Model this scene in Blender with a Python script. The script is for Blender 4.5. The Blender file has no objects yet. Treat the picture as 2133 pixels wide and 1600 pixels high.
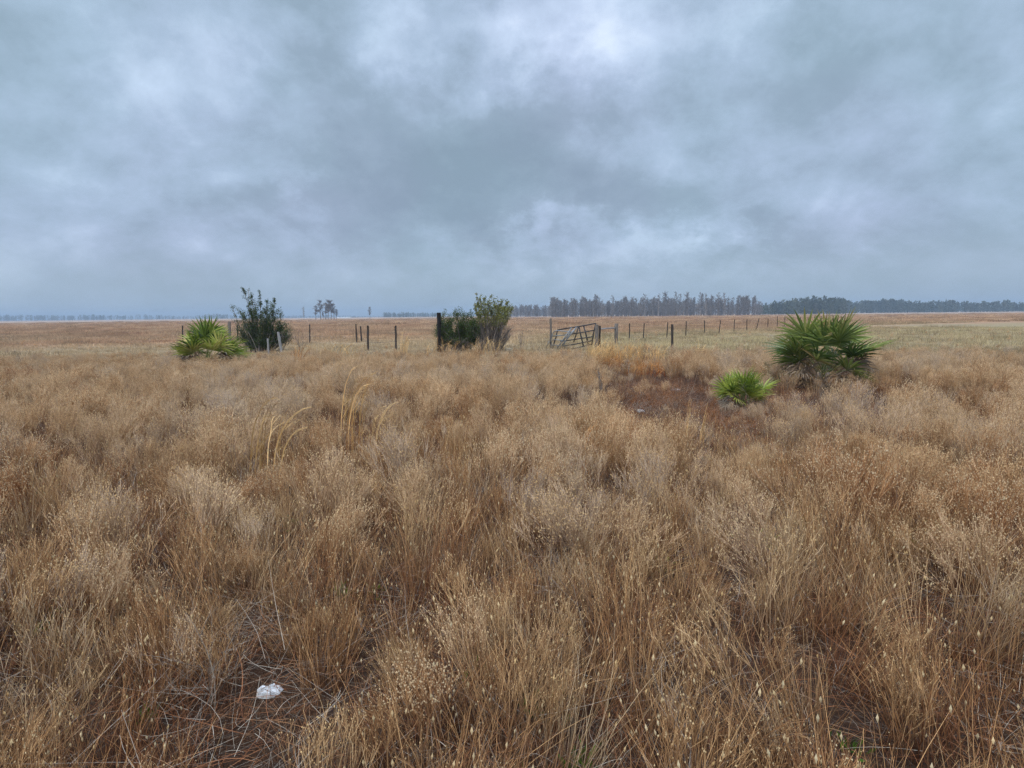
import bpy, math, random
import numpy as np
from mathutils import Vector, Matrix, Euler, noise

R = math.radians
rnd = random.Random(11)
scene = bpy.context.scene
COL = scene.collection
PI = math.pi

# ------------------------------------------------------------------ camera
F = 1164.0; CX, CY = 1066.5, 800.0; CAMH = 1.6
PITCH = math.atan((800 - 656.8) / F); ROLL = R(0.573)
ROT = Matrix.Rotation(PI/2 - PITCH, 3, 'X') @ Matrix.Rotation(-ROLL, 3, 'Z')
cam_data = bpy.data.cameras.new('camera')
cam = bpy.data.objects.new('camera', cam_data); COL.objects.link(cam)
cam.location = (0, 0, CAMH); cam.rotation_euler = ROT.to_euler()
cam_data.sensor_width = 36; cam_data.lens = 36 * F / 2133.0
cam_data.clip_end = 20000; cam_data.clip_start = 0.05
scene.camera = cam
CAMP = Vector((0, 0, CAMH))

def at(x, y, D):
    """world point seen at photo position x, y when it stands D metres ahead"""
    d = ROT @ Vector(((x - CX) / F, -(y - CY) / F, -1.0))
    return CAMP + d * (D / d.y)
def horizon(x): return 656.8 - 0.01 * (x - CX)
def ground_at(x, D):
    p = at(x, horizon(x) + CAMH * F / D, D); return Vector((p.x, p.y, hgt(p.x, p.y)))

def hgt(x, y):
    r = math.hypot(x, y)
    f = 1.0 if r < 30 else max(0.0, 1 - (r - 30) / 60)
    return (noise.noise(Vector((x * .45, y * .45, 3.1))) * .05 + noise.noise(Vector((x * 1.6, y * 1.6, 7.7))) * .02) * f

# ------------------------------------------------------------------ helpers
def tag(o, label=None, cat=None, group=None, kind=None):
    if label: o['label'] = label
    if cat: o['category'] = cat
    if group: o['group'] = group
    if kind: o['kind'] = kind
    return o
def empty(name, loc=(0, 0, 0)):
    o = bpy.data.objects.new(name, None); COL.objects.link(o); o.location = loc
    o.empty_display_size = .2
    return o

class MB:
    def __init__(s): s.v = []; s.f = []; s.c = []; s.uv = 0
    def add(s, vs, fs, cs):
        b = len(s.v); s.v.extend(vs); s.c.extend(cs)
        s.f.extend([tuple(b + i for i in f) for f in fs])
    def ribbon(s, pts, w0, w1, k=0.0, b=None, t0=0.0, t1=1.0, side=None):
        n = len(pts); b = rnd.random() if b is None else b
        a = rnd.random() * 2 * PI
        sd = side or Vector((math.cos(a), math.sin(a), 0))
        vs = []; cs = []; fs = []
        for i, p in enumerate(pts):
            u = i / (n - 1); w = (w0 + (w1 - w0) * u) * .5
            t = t0 + (t1 - t0) * u
            vs.append(p - sd * w); vs.append(p + sd * w)
            cs.append((t, k, b, 1)); cs.append((t, k, b, 1))
            if i: j = 2 * i; fs.append((j - 2, j - 1, j + 1, j))
        s.add(vs, fs, cs)
    def tube(s, pts, radii, n=6, k=0.0, b=None, caps=True, t0=0., t1=1.):
        b = rnd.random() if b is None else b
        m = len(pts); vs = []; cs = []; fs = []
        for i, p in enumerate(pts):
            d = (pts[min(i + 1, m - 1)] - pts[max(i - 1, 0)])
            if d.length < 1e-9: d = Vector((0, 0, 1))
            d.normalize()
            a = d.orthogonal() if abs(d.z) < .9 else Vector((1, 0, 0))
            if abs(d.z) < .9: a = d.cross(Vector((0, 0, 1)))
            e1 = (a - d * a.dot(d)).normalized(); e2 = d.cross(e1)
            r = radii[i] if hasattr(radii, '__len__') else radii
            t = t0 + (t1 - t0) * i / (m - 1)
            for q in range(n):
                an = 2 * PI * q / n
                vs.append(p + (e1 * math.cos(an) + e2 * math.sin(an)) * r); cs.append((t, k, b, 1))
        for i in range(m - 1):
            for q in range(n):
                fs.append((i * n + q, i * n + (q + 1) % n, (i + 1) * n + (q + 1) % n, (i + 1) * n + q))
        if caps and n > 2:
            fs.append(tuple(range(n - 1, -1, -1))); fs.append(tuple((m - 1) * n + q for q in range(n)))
        s.add(vs, fs, cs)
    def leaf(s, p, d, L, W, k=0., b=None, up=None):
        b = rnd.random() if b is None else b
        d = d.normalized(); a = Vector((rnd.uniform(-1, 1), rnd.uniform(-1, 1), rnd.uniform(-1, 1)))
        if up: a = up
        sd = d.cross(a)
        if sd.length < 1e-4: sd = d.orthogonal()
        sd.normalize(); nn = sd.cross(d)
        c = (rnd.random(), k, b, 1)
        s.add([p, p + d * L * .5 + sd * W * .5 + nn * W * .15, p + d * L, p + d * L * .5 - sd * W * .5 + nn * W * .15],
              [(0, 1, 2), (0, 2, 3)], [c] * 4)
    def blob(s, p, r, k=1., b=None, sz=1.3):
        b = rnd.random() if b is None else b
        a = rnd.random() * PI
        vs = [p + Vector((r * math.cos(a + q * 2.094), r * math.sin(a + q * 2.094), 0)) for q in range(3)]
        vs += [p + Vector((0, 0, r * sz)), p - Vector((0, 0, r * sz))]
        s.add(vs, [(0, 1, 3), (1, 2, 3), (2, 0, 3), (1, 0, 4), (2, 1, 4), (0, 2, 4)], [(1, k, b, 1)] * 5)
    def mesh(s, name, mat):
        me = bpy.data.meshes.new(name)
        me.from_pydata([tuple(v) for v in s.v], [], s.f)
        ca = me.color_attributes.new('Col', 'FLOAT_COLOR', 'POINT')
        ca.data.foreach_set('color', np.array(s.c, dtype=np.float32).ravel())
        if mat: me.materials.append(mat)
        me.update(); return me
    def build(s, name, mat, parent=None, smooth=False, link=True):
        me = s.mesh(name, mat)
        if smooth: me.polygons.foreach_set('use_smooth', [True] * len(me.polygons))
        o = bpy.data.objects.new(name, me)
        if link: COL.objects.link(o)
        if parent:
            o.parent = parent
        return o

def V(*a): return Vector(a)
def local(o, p): return p - o.location

# ------------------------------------------------------------------ materials
def nt(name):
    m = bpy.data.materials.new(name); m.use_nodes = True
    t = m.node_tree; t.nodes.clear()
    return m, t
def N(t, typ, **kw):
    n = t.nodes.new(typ)
    for k, v in kw.items():
        if k.startswith('i_'):
            key = k[2:]; key = int(key) if key.isdigit() else key
            n.inputs[key].default_value = v
        else: setattr(n, k, v)
    return n
def ramp(t, fac, stops, interp='LINEAR'):
    n = t.nodes.new('ShaderNodeValToRGB'); cr = n.color_ramp; cr.interpolation = interp
    while len(cr.elements) > len(stops): cr.elements.remove(cr.elements[-1])
    while len(cr.elements) < len(stops): cr.elements.new(.5)
    for e, (p, c) in zip(cr.elements, stops):
        e.position = p; e.color = (*c, 1) if len(c) == 3 else c
    t.links.new(fac, n.inputs[0]); return n.outputs[0]
def mth(t, op, a, b=None, c=None, clamp=False):
    n = t.nodes.new('ShaderNodeMath'); n.operation = op; n.use_clamp = clamp
    for i, x in enumerate((a, b, c)):
        if x is None: continue
        if isinstance(x, (int, float)): n.inputs[i].default_value = x
        else: t.links.new(x, n.inputs[i])
    return n.outputs[0]
def mix(t, f, a, b, mode='MIX'):
    n = t.nodes.new('ShaderNodeMix'); n.data_type = 'RGBA'; n.blend_type = mode
    for i, x in ((0, f), (6, a), (7, b)):
        if isinstance(x, (int, float)): n.inputs[i].default_value = x
        elif isinstance(x, tuple): n.inputs[i].default_value = (*x, 1)
        else: t.links.new(x, n.inputs[i])
    return n.outputs[2]
def finish(t, col, rough=.85, transl=0.0, bump=None, bstr=.3, metal=0.0, spec=.2):
    out = N(t, 'ShaderNodeOutputMaterial'); p = N(t, 'ShaderNodeBsdfPrincipled')
    p.inputs['Roughness'].default_value = rough; p.inputs['Metallic'].default_value = metal
    p.inputs['Specular IOR Level'].default_value = spec
    if isinstance(col, tuple): p.inputs['Base Color'].default_value = (*col, 1)
    else: t.links.new(col, p.inputs['Base Color'])
    if bump is not None:
        b = N(t, 'ShaderNodeBump'); b.inputs['Strength'].default_value = bstr; b.inputs['Distance'].default_value = .02
        t.links.new(bump, b.inputs['Height']); t.links.new(b.outputs[0], p.inputs['Normal'])
    if transl:
        tr = N(t, 'ShaderNodeBsdfTranslucent'); mx = N(t, 'ShaderNodeMixShader'); mx.inputs[0].default_value = transl
        if isinstance(col, tuple): tr.inputs[0].default_value = (*col, 1)
        else: t.links.new(col, tr.inputs[0])
        t.links.new(p.outputs[0], mx.inputs[1]); t.links.new(tr.outputs[0], mx.inputs[2]); t.links.new(mx.outputs[0], out.inputs[0])
    else: t.links.new(p.outputs[0], out.inputs[0])

def plant_mat(name, stops, basecol, seed, base_hi=.45, loc_scale=.35, loc_amp=1.5, transl=.12, tipmix=None):
    """dry plant: colour differs from plant to plant and patch to patch; rust coloured stem bases, some with gap shade painted in, pale heads"""
    m, t = nt(name)
    oi = N(t, 'ShaderNodeObjectInfo'); at_ = N(t, 'ShaderNodeAttribute', attribute_name='Col')
    sp = N(t, 'ShaderNodeSeparateColor'); t.links.new(at_.outputs['Color'], sp.inputs[0])
    nz = N(t, 'ShaderNodeTexNoise'); nz.inputs['Scale'].default_value = loc_scale; nz.inputs['Detail'].default_value = 2
    t.links.new(oi.outputs['Location'], nz.inputs['Vector'])
    a = mth(t, 'MULTIPLY_ADD', nz.outputs['Fac'], loc_amp, .5 - loc_amp * .5)
    a = mth(t, 'MULTIPLY_ADD', mth(t, 'SUBTRACT', oi.outputs['Random'], .5), .55, a)
    a = mth(t, 'MULTIPLY_ADD', mth(t, 'SUBTRACT', sp.outputs[2], .5), .4, a, True)
    c = ramp(t, a, stops)
    v = mth(t, 'MULTIPLY_ADD', sp.outputs[2], 1.0, .45)
    hsv = N(t, 'ShaderNodeHueSaturation'); t.links.new(c, hsv.inputs['Color']); t.links.new(v, hsv.inputs['Value'])
    bm = N(t, 'ShaderNodeMapRange'); t.links.new(sp.outputs[0], bm.inputs[0]); bm.inputs[1].default_value = 0.05
    bm.inputs[2].default_value = base_hi; bm.inputs[3].default_value = 1; bm.inputs[4].default_value = 0
    # rust tone at stem bases, deepened on weeds and grass as painted gap shade
    c2 = mix(t, bm.outputs[0], hsv.outputs[0], basecol)
    sc = mix(t, oi.outputs['Random'], seed, tuple(x * y for x, y in zip(seed, (1.05, .85, .6))))
    c3 = mix(t, sp.outputs[1], c2, sc)
    finish(t, c3, .85, transl)
    return m

M = {}
M['weed'] = plant_mat('dry_weed', [(0, (.35, .15, .07)), (.2, (.51, .27, .12)), (.42, (.60, .37, .19)), (.62, (.62, .425, .265)), (.82, (.57, .43, .31)), (1, (.41, .305, .245))],
                      (.115, .04, .021), (.82, .66, .43), base_hi=.8)
M['grass'] = plant_mat('dry_grass', [(0, (.27, .105, .045)), (.35, (.44, .235, .10)), (.7, (.54, .34, .165)), (1, (.54, .40, .25))],
                       (.10, .038, .018), (.65, .52, .32), base_hi=.55, loc_scale=.8)
M['rust'] = plant_mat('rust_grass', [(0, (.11, .04, .022)), (.4, (.23, .09, .04)), (.75, (.33, .155, .07)), (1, (.34, .23, .15))],
                      (.05, .02, .012), (.4, .3, .2), base_hi=.5, loc_scale=1.1)
M['stick'] = plant_mat('dead_stem', [(0, (.14, .10, .08)), (.5, (.26, .205, .16)), (1, (.42, .355, .28))],
                       (.20, .13, .09), (.5, .45, .36), base_hi=.1, loc_scale=2)
M['stemmy'] = plant_mat('dry_stem_weed', [(0, (.30, .12, .055)), (.3, (.45, .24, .105)), (.6, (.56, .35, .17)), (.85, (.56, .40, .24)), (1, (.46, .345, .25))], (.11, .034, .018), (.80, .64, .38), base_hi=.8, transl=.1)
M['darktwig'] = plant_mat('dark_scrub', [(0, (.06, .04, .032)), (.5, (.12, .08, .06)), (1, (.20, .15, .12))], (.05, .03, .025), (.3, .22, .15), base_hi=.1, loc_scale=2)
M['herb'] = plant_mat('green_herb', [(0, (.05, .11, .015)), (.6, (.09, .17, .02)), (1, (.17, .20, .03))],
                      (.06, .08, .02), (.2, .2, .05), base_hi=.1, loc_scale=2, transl=.35)
M['sedge'] = plant_mat('golden_sedge', [(0, (.74, .41, .15)), (.6, (.86, .55, .23)), (1, (.86, .64, .36))],
                       (.42, .17, .055), (.7, .55, .32), base_hi=.3, loc_scale=.01, loc_amp=0.2)
M['sedge_orange'] = plant_mat('orange_sedge', [(0, (.50, .17, .04)), (.6, (.66, .31, .09)), (1, (.74, .47, .19))],
                       (.34, .09, .025), (.6, .42, .2), base_hi=.55, loc_scale=.01, loc_amp=0.2)

def leafy(name, stops, transl=.25, rough=.55, spec=.3):
    m, t = nt(name)
    a = N(t, 'ShaderNodeAttribute', attribute_name='Col'); sp = N(t, 'ShaderNodeSeparateColor')
    t.links.new(a.outputs['Color'], sp.inputs[0])
    c = ramp(t, sp.outputs[2], stops)
    hs = N(t, 'ShaderNodeHueSaturation'); t.links.new(c, hs.inputs['Color'])
    t.links.new(mth(t, 'MULTIPLY_ADD', sp.outputs[0], .5, .75), hs.inputs['Value'])
    finish(t, hs.outputs[0], rough, transl, spec=spec); return m
M['oak_leaf'] = leafy('oak_leaf', [(0, (.03, .055, .018)), (.6, (.06, .095, .026)), (.9, (.12, .16, .045)), (1, (.19, .16, .08))])
M['bush_leaf'] = leafy('bush_leaf', [(0, (.04, .07, .015)), (.6, (.07, .11, .02)), (.9, (.13, .16, .03)), (1, (.2, .19, .07))])
M['top_leaf'] = leafy('top_leaf', [(0, (.08, .10, .02)), (.5, (.20, .21, .045)), (.8, (.34, .31, .08)), (1, (.44, .32, .14))])
M['palm'] = leafy('palmetto_green', [(0, (.06, .10, .015)), (.4, (.17, .235, .03)), (.75, (.38, .42, .07)), (1, (.52, .44, .15))], rough=.42, spec=.4)
M['palm_dark'] = leafy('palmetto_deep_green', [(0, (.035, .07, .018)), (.5, (.11, .16, .032)), (.8, (.26, .30, .07)), (1, (.42, .32, .13))], rough=.42, spec=.4)
M['palm_dead'] = leafy('palmetto_dead', [(0, (.13, .09, .06)), (.5, (.26, .19, .13)), (1, (.38, .32, .25))], rough=.9, transl=.1)
M['bark'] = leafy('grey_bark', [(0, (.11, .09, .075)), (.5, (.19, .16, .14)), (1, (.27, .235, .21))], transl=0, rough=.95)
M['cypress'] = leafy('cypress_grey', [(0, (.13, .105, .09)), (.5, (.25, .21, .18)), (.85, (.40, .35, .31)), (1, (.55, .50, .45))], transl=0, rough=.95)
M['moss'] = leafy('cypress_twigs', [(0, (.115, .10, .092)), (.5, (.21, .185, .168)), (1, (.33, .295, .265))], transl=.2, rough=.95)
M['moss_warm'] = leafy('cypress_twigs_brown', [(0, (.10, .08, .065)), (.5, (.17, .13, .105)), (1, (.25, .20, .16))], transl=.2, rough=.95)
M['pine'] = leafy('far_pine', [(0, (.05, .06, .04)), (.5, (.085, .10, .06)), (1, (.15, .145, .095))], transl=.1, rough=.9)

def wood(name, c1, c2, c3, scl=9):
    m, t = nt(name)
    tc = N(t, 'ShaderNodeTexCoord'); mp = N(t, 'ShaderNodeMapping'); mp.inputs['Scale'].default_value = (14, 14, 1.6)
    t.links.new(tc.outputs['Object'], mp.inputs[0])
    n1 = N(t, 'ShaderNodeTexNoise', i_Scale=3.0, i_Detail=6.0); t.links.new(mp.outputs[0], n1.inputs[0])
    n2 = N(t, 'ShaderNodeTexNoise', i_Scale=1.6, i_Detail=3.0); t.links.new(tc.outputs['Object'], n2.inputs[0])
    c = ramp(t, n1.outputs['Fac'], [(.3, c1), (.55, c2), (.75, c3)])
    c = mix(t, mth(t, 'MULTIPLY', n2.outputs['Fac'], .6), c, c1)
    finish(t, c, .9, bump=n1.outputs['Fac'], bstr=.8); return m
M['wood_grey'] = wood('weathered_wood', (.12, .10, .085), (.22, .19, .165), (.34, .31, .28))
M['wood_dark'] = wood('dark_wood', (.035, .028, .024), (.07, .055, .047), (.13, .11, .095))
M['wood_black'] = wood('charred_wood', (.012, .010, .010), (.025, .021, .02), (.06, .05, .046))
M['wood_pale'] = wood('pale_wood', (.22, .21, .20), (.36, .35, .34), (.48, .47, .45))

def simple(name, stops, rough, metal=0., scale=20, spec=.5):
    m, t = nt(name); tc = N(t, 'ShaderNodeTexCoord')
    n = N(t, 'ShaderNodeTexNoise', i_Scale=float(scale), i_Detail=5.0); t.links.new(tc.outputs['Object'], n.inputs[0])
    finish(t, ramp(t, n.outputs['Fac'], stops), rough, metal=metal, bump=n.outputs['Fac'], bstr=.2, spec=spec); return m
M['metal_dark'] = simple('dark_gate_steel', [(.35, (.035, .033, .035)), (.6, (.06, .055, .055)), (.75, (.12, .07, .045))], .55, .3, 9)
M['metal_pale'] = simple('galvanised_steel', [(.3, (.15, .16, .165)), (.6, (.26, .27, .275)), (.8, (.18, .14, .11))], .45, .5, 9)
M['wire'] = simple('fence_wire', [(.3, (.09, .075, .065)), (.7, (.16, .13, .11))], .6, .5, 5)
M['white'] = simple('white_chip', [(.3, (.22, .20, .18)), (.42, (.52, .51, .50)), (.6, (.76, .76, .77))], .7, 0, 30)
M['stone'] = simple('pale_stone', [(.35, (.17, .15, .135)), (.5, (.34, .32, .30)), (.68, (.52, .50, .48))], .85, 0, 22)
M['barn'] = simple('white_sheeting', [(.3, (.7, .71, .72)), (.7, (.8, .8, .8))], .5, 0, .3)

# ------------------------------------------------------------------ ground
CLX, CLY, CRX, CRY = 2.75, 9.2, 1.05, 3.4        # the bare rusty clearing
def clearing(x, y):
    return _clr(x, y) + noise.noise(V(x * 2.4, y * 1.3, 6)) * .55
def _clr(x, y):
    e2 = ((x - 4.5) / 1.5) ** 2 + ((y - 8.9) / 1.5) ** 2 + .45 + noise.noise(V(x * 1.2, y * 1.2, 9)) * .4
    return min(_clr1(x, y), e2)
def _clr1(x, y):
    dx = (x - CLX - (y - CLY) * .12) / CRX; dy = (y - CLY) / CRY
    return dx * dx + dy * dy + noise.noise(V(x * .9, y * .9, 1)) * .5

def make_ground():
    rs = [0.0]; r = .35
    while r < 6000:
        rs.append(r); r *= 1.045 if r < 60 else 1.12
    na = 220; v = [(0, 0, hgt(0, 0))]; f = []
    for r in rs[1:]:
        for a in range(na):
            x = r * math.cos(2 * PI * a / na); y = r * math.sin(2 * PI * a / na); v.append((x, y, hgt(x, y)))
    for a in range(na): f.append((0, 1 + a, 1 + (a + 1) % na))
    for i in range(len(rs) - 2):
        b = 1 + i * na
        for a in range(na):
            a2 = (a + 1) % na; f.append((b + a, b + na + a, b + na + a2, b + a2))
    me = bpy.data.meshes.new('ground'); me.from_pydata(v, [], f)
    me.polygons.foreach_set('use_smooth', [True] * len(f))
    m, t = nt('ground_soil')
    g = N(t, 'ShaderNodeNewGeometry'); P = g.outputs['Position']
    sx = N(t, 'ShaderNodeSeparateXYZ'); t.links.new(P, sx.inputs[0])
    def nz(sc, det=5., rough=.6, vec=P):
        n = N(t, 'ShaderNodeTexNoise'); n.inputs['Scale'].default_value = sc; n.inputs['Detail'].default_value = det
        n.inputs['Roughness'].default_value = rough; t.links.new(vec, n.inputs[0]); return n.outputs['Fac']
    n_big, n_mid, n_fin, n_lit = nz(.05), nz(.9), nz(14), nz(70, 8, .75)
    near = mix(t, n_mid, (.028, .017, .012), (.10, .043, .022))
    near = mix(t, mth(t, 'MULTIPLY_ADD', n_lit, 3.2, -1.45, True), near, (.15, .10, .065))
    near = mix(t, mth(t, 'MULTIPLY_ADD', n_fin, 4, -1.9, True), near, (.035, .022, .018))
    # pasture: worn green near the fence, rust coloured dry grass beyond
    gx = N(t, 'ShaderNodeMapRange', interpolation_type='SMOOTHSTEP'); t.links.new(sx.outputs[0], gx.inputs[0]); gx.inputs[1].default_value = -2; gx.inputs[2].default_value = 7
    green = mix(t, mth(t, 'MULTIPLY', gx.outputs[0], mth(t, 'MULTIPLY_ADD', n_mid, 2.6, -.85, True)), (.32, .23, .14), (.27, .225, .12))
    green = mix(t, mth(t, 'MULTIPLY_ADD', n_fin, 3, -1.2, True), green, (.27, .21, .13))
    rust = mix(t, nz(.35), (.30, .155, .09), (.42, .26, .16))
    rust = mix(t, mth(t, 'MULTIPLY_ADD', nz(.12), 3, -1.35, True), rust, (.27, .19, .11))
    dist = mth(t, 'MULTIPLY_ADD', n_big, 30, mth(t, 'MULTIPLY_ADD', sx.outputs[0], -.45, sx.outputs[1]))
    fg = N(t, 'ShaderNodeMapRange', interpolation_type='SMOOTHSTEP'); t.links.new(dist, fg.inputs[0]); fg.inputs[1].default_value = 50; fg.inputs[2].default_value = 66
    past = mix(t, fg.outputs[0], green, rust)
    fb = N(t, 'ShaderNodeMapRange'); t.links.new(sx.outputs[1], fb.inputs[0]); fb.inputs[1].default_value = 330; fb.inputs[2].default_value = 370
    past = mix(t, fb.outputs[0], past, (.36, .25, .18))
    fn = N(t, 'ShaderNodeMapRange'); t.links.new(mth(t, 'MULTIPLY_ADD', n_mid, 6, sx.outputs[1]), fn.inputs[0]); fn.inputs[1].default_value = 22; fn.inputs[2].default_value = 30
    col = mix(t, fn.outputs[0], near, past)
    finish(t, col, .95, bump=mth(t, 'ADD', n_fin, n_lit), bstr=.9, spec=.1)
    me.materials.append(m)
    o = bpy.data.objects.new('ground', me); COL.objects.link(o); o['kind'] = 'structure'
make_ground()

# ------------------------------------------------------------------ plant prototypes
def curve(p, d, L, bend, n=4, grav=0.0):
    pts = [p.copy()]; d = d.normalized()
    b = V(rnd.gauss(0, 1), rnd.gauss(0, 1), rnd.gauss(0, .4)) * bend
    for i in range(n):
        p = p + d * (L / n); pts.append(p.copy())
        d = (d + b / n + V(0, 0, -grav / n) + V(rnd.gauss(0, 1), rnd.gauss(0, 1), rnd.gauss(0, 1)) * .04).normalized()
    return pts
def sph(tilt, a=None):
    a = rnd.random() * 2 * PI if a is None else a
    return V(math.sin(tilt) * math.cos(a), math.sin(tilt) * math.sin(a), math.cos(tilt))

def weed(h, nst, spread, nbr, seedsz, seedp, lean=0.0, sw=.0028, umin=.42, tw=4):
    m = MB(); la = rnd.random() * 2 * PI
    for s in range(nst):
        base = V(rnd.gauss(0, .05), rnd.gauss(0, .05), -.02)
        tilt = abs(rnd.gauss(0, spread)) ; a = rnd.random() * 2 * PI
        d = sph(tilt, a) + V(math.cos(la), math.sin(la), 0) * lean
        L = h * rnd.uniform(.7, 1.05) * (1 - .25 * tilt)
        pts = curve(base, d, L, .16, 5); b0 = rnd.random()
        m.ribbon(pts, sw, sw * .5, b=b0, t0=0, t1=.9)
        for q in range(nbr):
            u = rnd.uniform(umin, 1.0) ** .8; i = min(int(u * 5), 4); fr = u * 5 - i
            p = pts[i].lerp(pts[i + 1], fr); dd = (pts[i + 1] - pts[i]).normalized()
            ang = rnd.uniform(.25, .6)
            bd = (dd + sph(PI / 2, rnd.random() * 2 * PI) * ang + V(0, 0, .15))
            bl = L * (1.08 - u) * rnd.uniform(.35, .8) + .04
            bp = curve(p, bd, bl, .12, 2)
            m.ribbon(bp, sw * .6, sw * .4, b=b0 * .5 + rnd.random() * .5, t0=u * .8, t1=1)
            for w in range(rnd.randint(tw, tw + 2)):
                k = rnd.uniform(.2, 1.0); tp = bp[1].lerp(bp[2], k) if k > .5 else bp[0].lerp(bp[1], k * 2)
                td = ((bp[2] - bp[0]).normalized() + sph(PI / 2) * .45 + V(0, 0, .2)).normalized()
                te = tp + td * rnd.uniform(.025, .07)
                m.ribbon([tp, te], sw * .5, sw * .35, t0=.8, t1=1)
                if rnd.random() < seedp: m.blob(te, seedsz * rnd.uniform(.5, 1.2), k=rnd.uniform(.45, 1))
    return m
def grass(h, nb, spread, r=.06, w=.003, curl=.35, headp=.0):
    m = MB()
    for s in range(nb):
        a = rnd.random() * 2 * PI; rr = r * math.sqrt(rnd.random())
        p = V(rr * math.cos(a), rr * math.sin(a), -.02)
        pts = curve(p, sph(abs(rnd.gauss(0, spread)), a + rnd.gauss(0, .6)), h * rnd.uniform(.45, 1.1), curl, 4, grav=rnd.uniform(0, .5))
        m.ribbon(pts, w, w * .25, b=rnd.random())
        if rnd.random() < headp: m.blob(pts[-1], .005, sz=2.5)
    return m
def litter(n, L, h):
    m = MB()
    for s in range(n):
        p = V(rnd.uniform(-.35, .35), rnd.uniform(-.35, .35), rnd.uniform(0, h))
        d = V(rnd.gauss(0, 1), rnd.gauss(0, 1), rnd.uniform(-.15, .35))
        pts = curve(p, d, L * rnd.uniform(.2, 1) ** 1.3, .7, 5)
        m.ribbon(pts, rnd.uniform(.0018, .004), .0012, b=rnd.random(), t0=.3)
    return m
def herb(n):
    m = MB()
    for s in range(n):
        p = V(rnd.gauss(0, .035), rnd.gauss(0, .035), rnd.uniform(0, .03))
        m.leaf(p, sph(rnd.uniform(.2, 1.2)), rnd.uniform(.03, .075), rnd.uniform(.006, .018))
    return m
def bare_twig(h):
    m = MB()
    def rec(p, d, L, w, lv):
        pts = curve(p, d, L, .2, 3); m.ribbon(pts, w, w * .6, t0=.2, t1=.8)
        if lv:
            for q in range(rnd.randint(3, 5)):
                i = rnd.randint(1, 3); rec(pts[i], (pts[i] - pts[i - 1]).normalized() + sph(PI / 2) * .75, L * rnd.uniform(.4, .65), w * .6, lv - 1)
    for s in range(rnd.randint(2, 4)): rec(V(rnd.gauss(0, .03), rnd.gauss(0, .03), 0), sph(rnd.uniform(0, .4)), h * .55, .005, 3)
    return m

PROTO = {}
def proto(key, builders, mat):
    c = bpy.data.collections.new('source_' + key)
    for i, b in enumerate(builders):
        o = b.build('%s_%02d' % (key, i), mat, link=False); c.objects.link(o)
    PROTO[key] = (c, len(builders))
proto('weed', [weed(rnd.uniform(.44, .60), rnd.randint(16, 26), rnd.uniform(.22, .38), rnd.randint(10, 14), .0037, .6, rnd.uniform(0, .3), .0030) for i in range(12)], M['weed'])
proto('seedy', [weed(rnd.uniform(.42, .58), rnd.randint(10, 14), rnd.uniform(.12, .2), 8, .0037, .85, rnd.uniform(0, .2)) for i in range(5)], M['weed'])
proto('stemmy', [weed(rnd.uniform(.40, .60), rnd.randint(26, 36), rnd.uniform(.10, .2), 3, .0028, .4, rnd.uniform(0, .28), .0030, .6, 2) for i in range(12)], M['stemmy'])
proto('grass', [grass(rnd.uniform(.38, .6), rnd.randint(60, 90), rnd.uniform(.16, .36), .1, .0032, .3, .1) for i in range(7)], M['grass'])
proto('rust', [grass(rnd.uniform(.14, .3), rnd.randint(90, 130), rnd.uniform(.5, .9), .14, .0028, .9) for i in range(5)], M['rust'])
proto('litter', [litter(60, .45, .12) for i in range(5)], M['stick'])
proto('rustlitter', [litter(90, .3, .07) for i in range(4)], M['rust'])
proto('herb', [herb(rnd.randint(14, 26)) for i in range(4)], M['herb'])
proto('twig', [bare_twig(rnd.uniform(.5, .75)) for i in range(4)], M['stick'])
def patch(r, n, h, w):
    m = MB()
    for s in range(n):
        a = rnd.random() * 2 * PI; rr = r * math.sqrt(rnd.random()); c = V(rr * math.cos(a), rr * math.sin(a), -.02)
        for q in range(7):
            p = c + V(rnd.gauss(0, .06), rnd.gauss(0, .06), 0)
            m.ribbon(curve(p, sph(abs(rnd.gauss(0, .5))), h * rnd.uniform(.4, 1.1), .5, 2), w, w * .3)
    return m
proto('past', [patch(.7, 34, .15, .010) for i in range(4)], None)
proto('field', [patch(1.6, 60, .34, .022) for i in range(4)], None)

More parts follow.
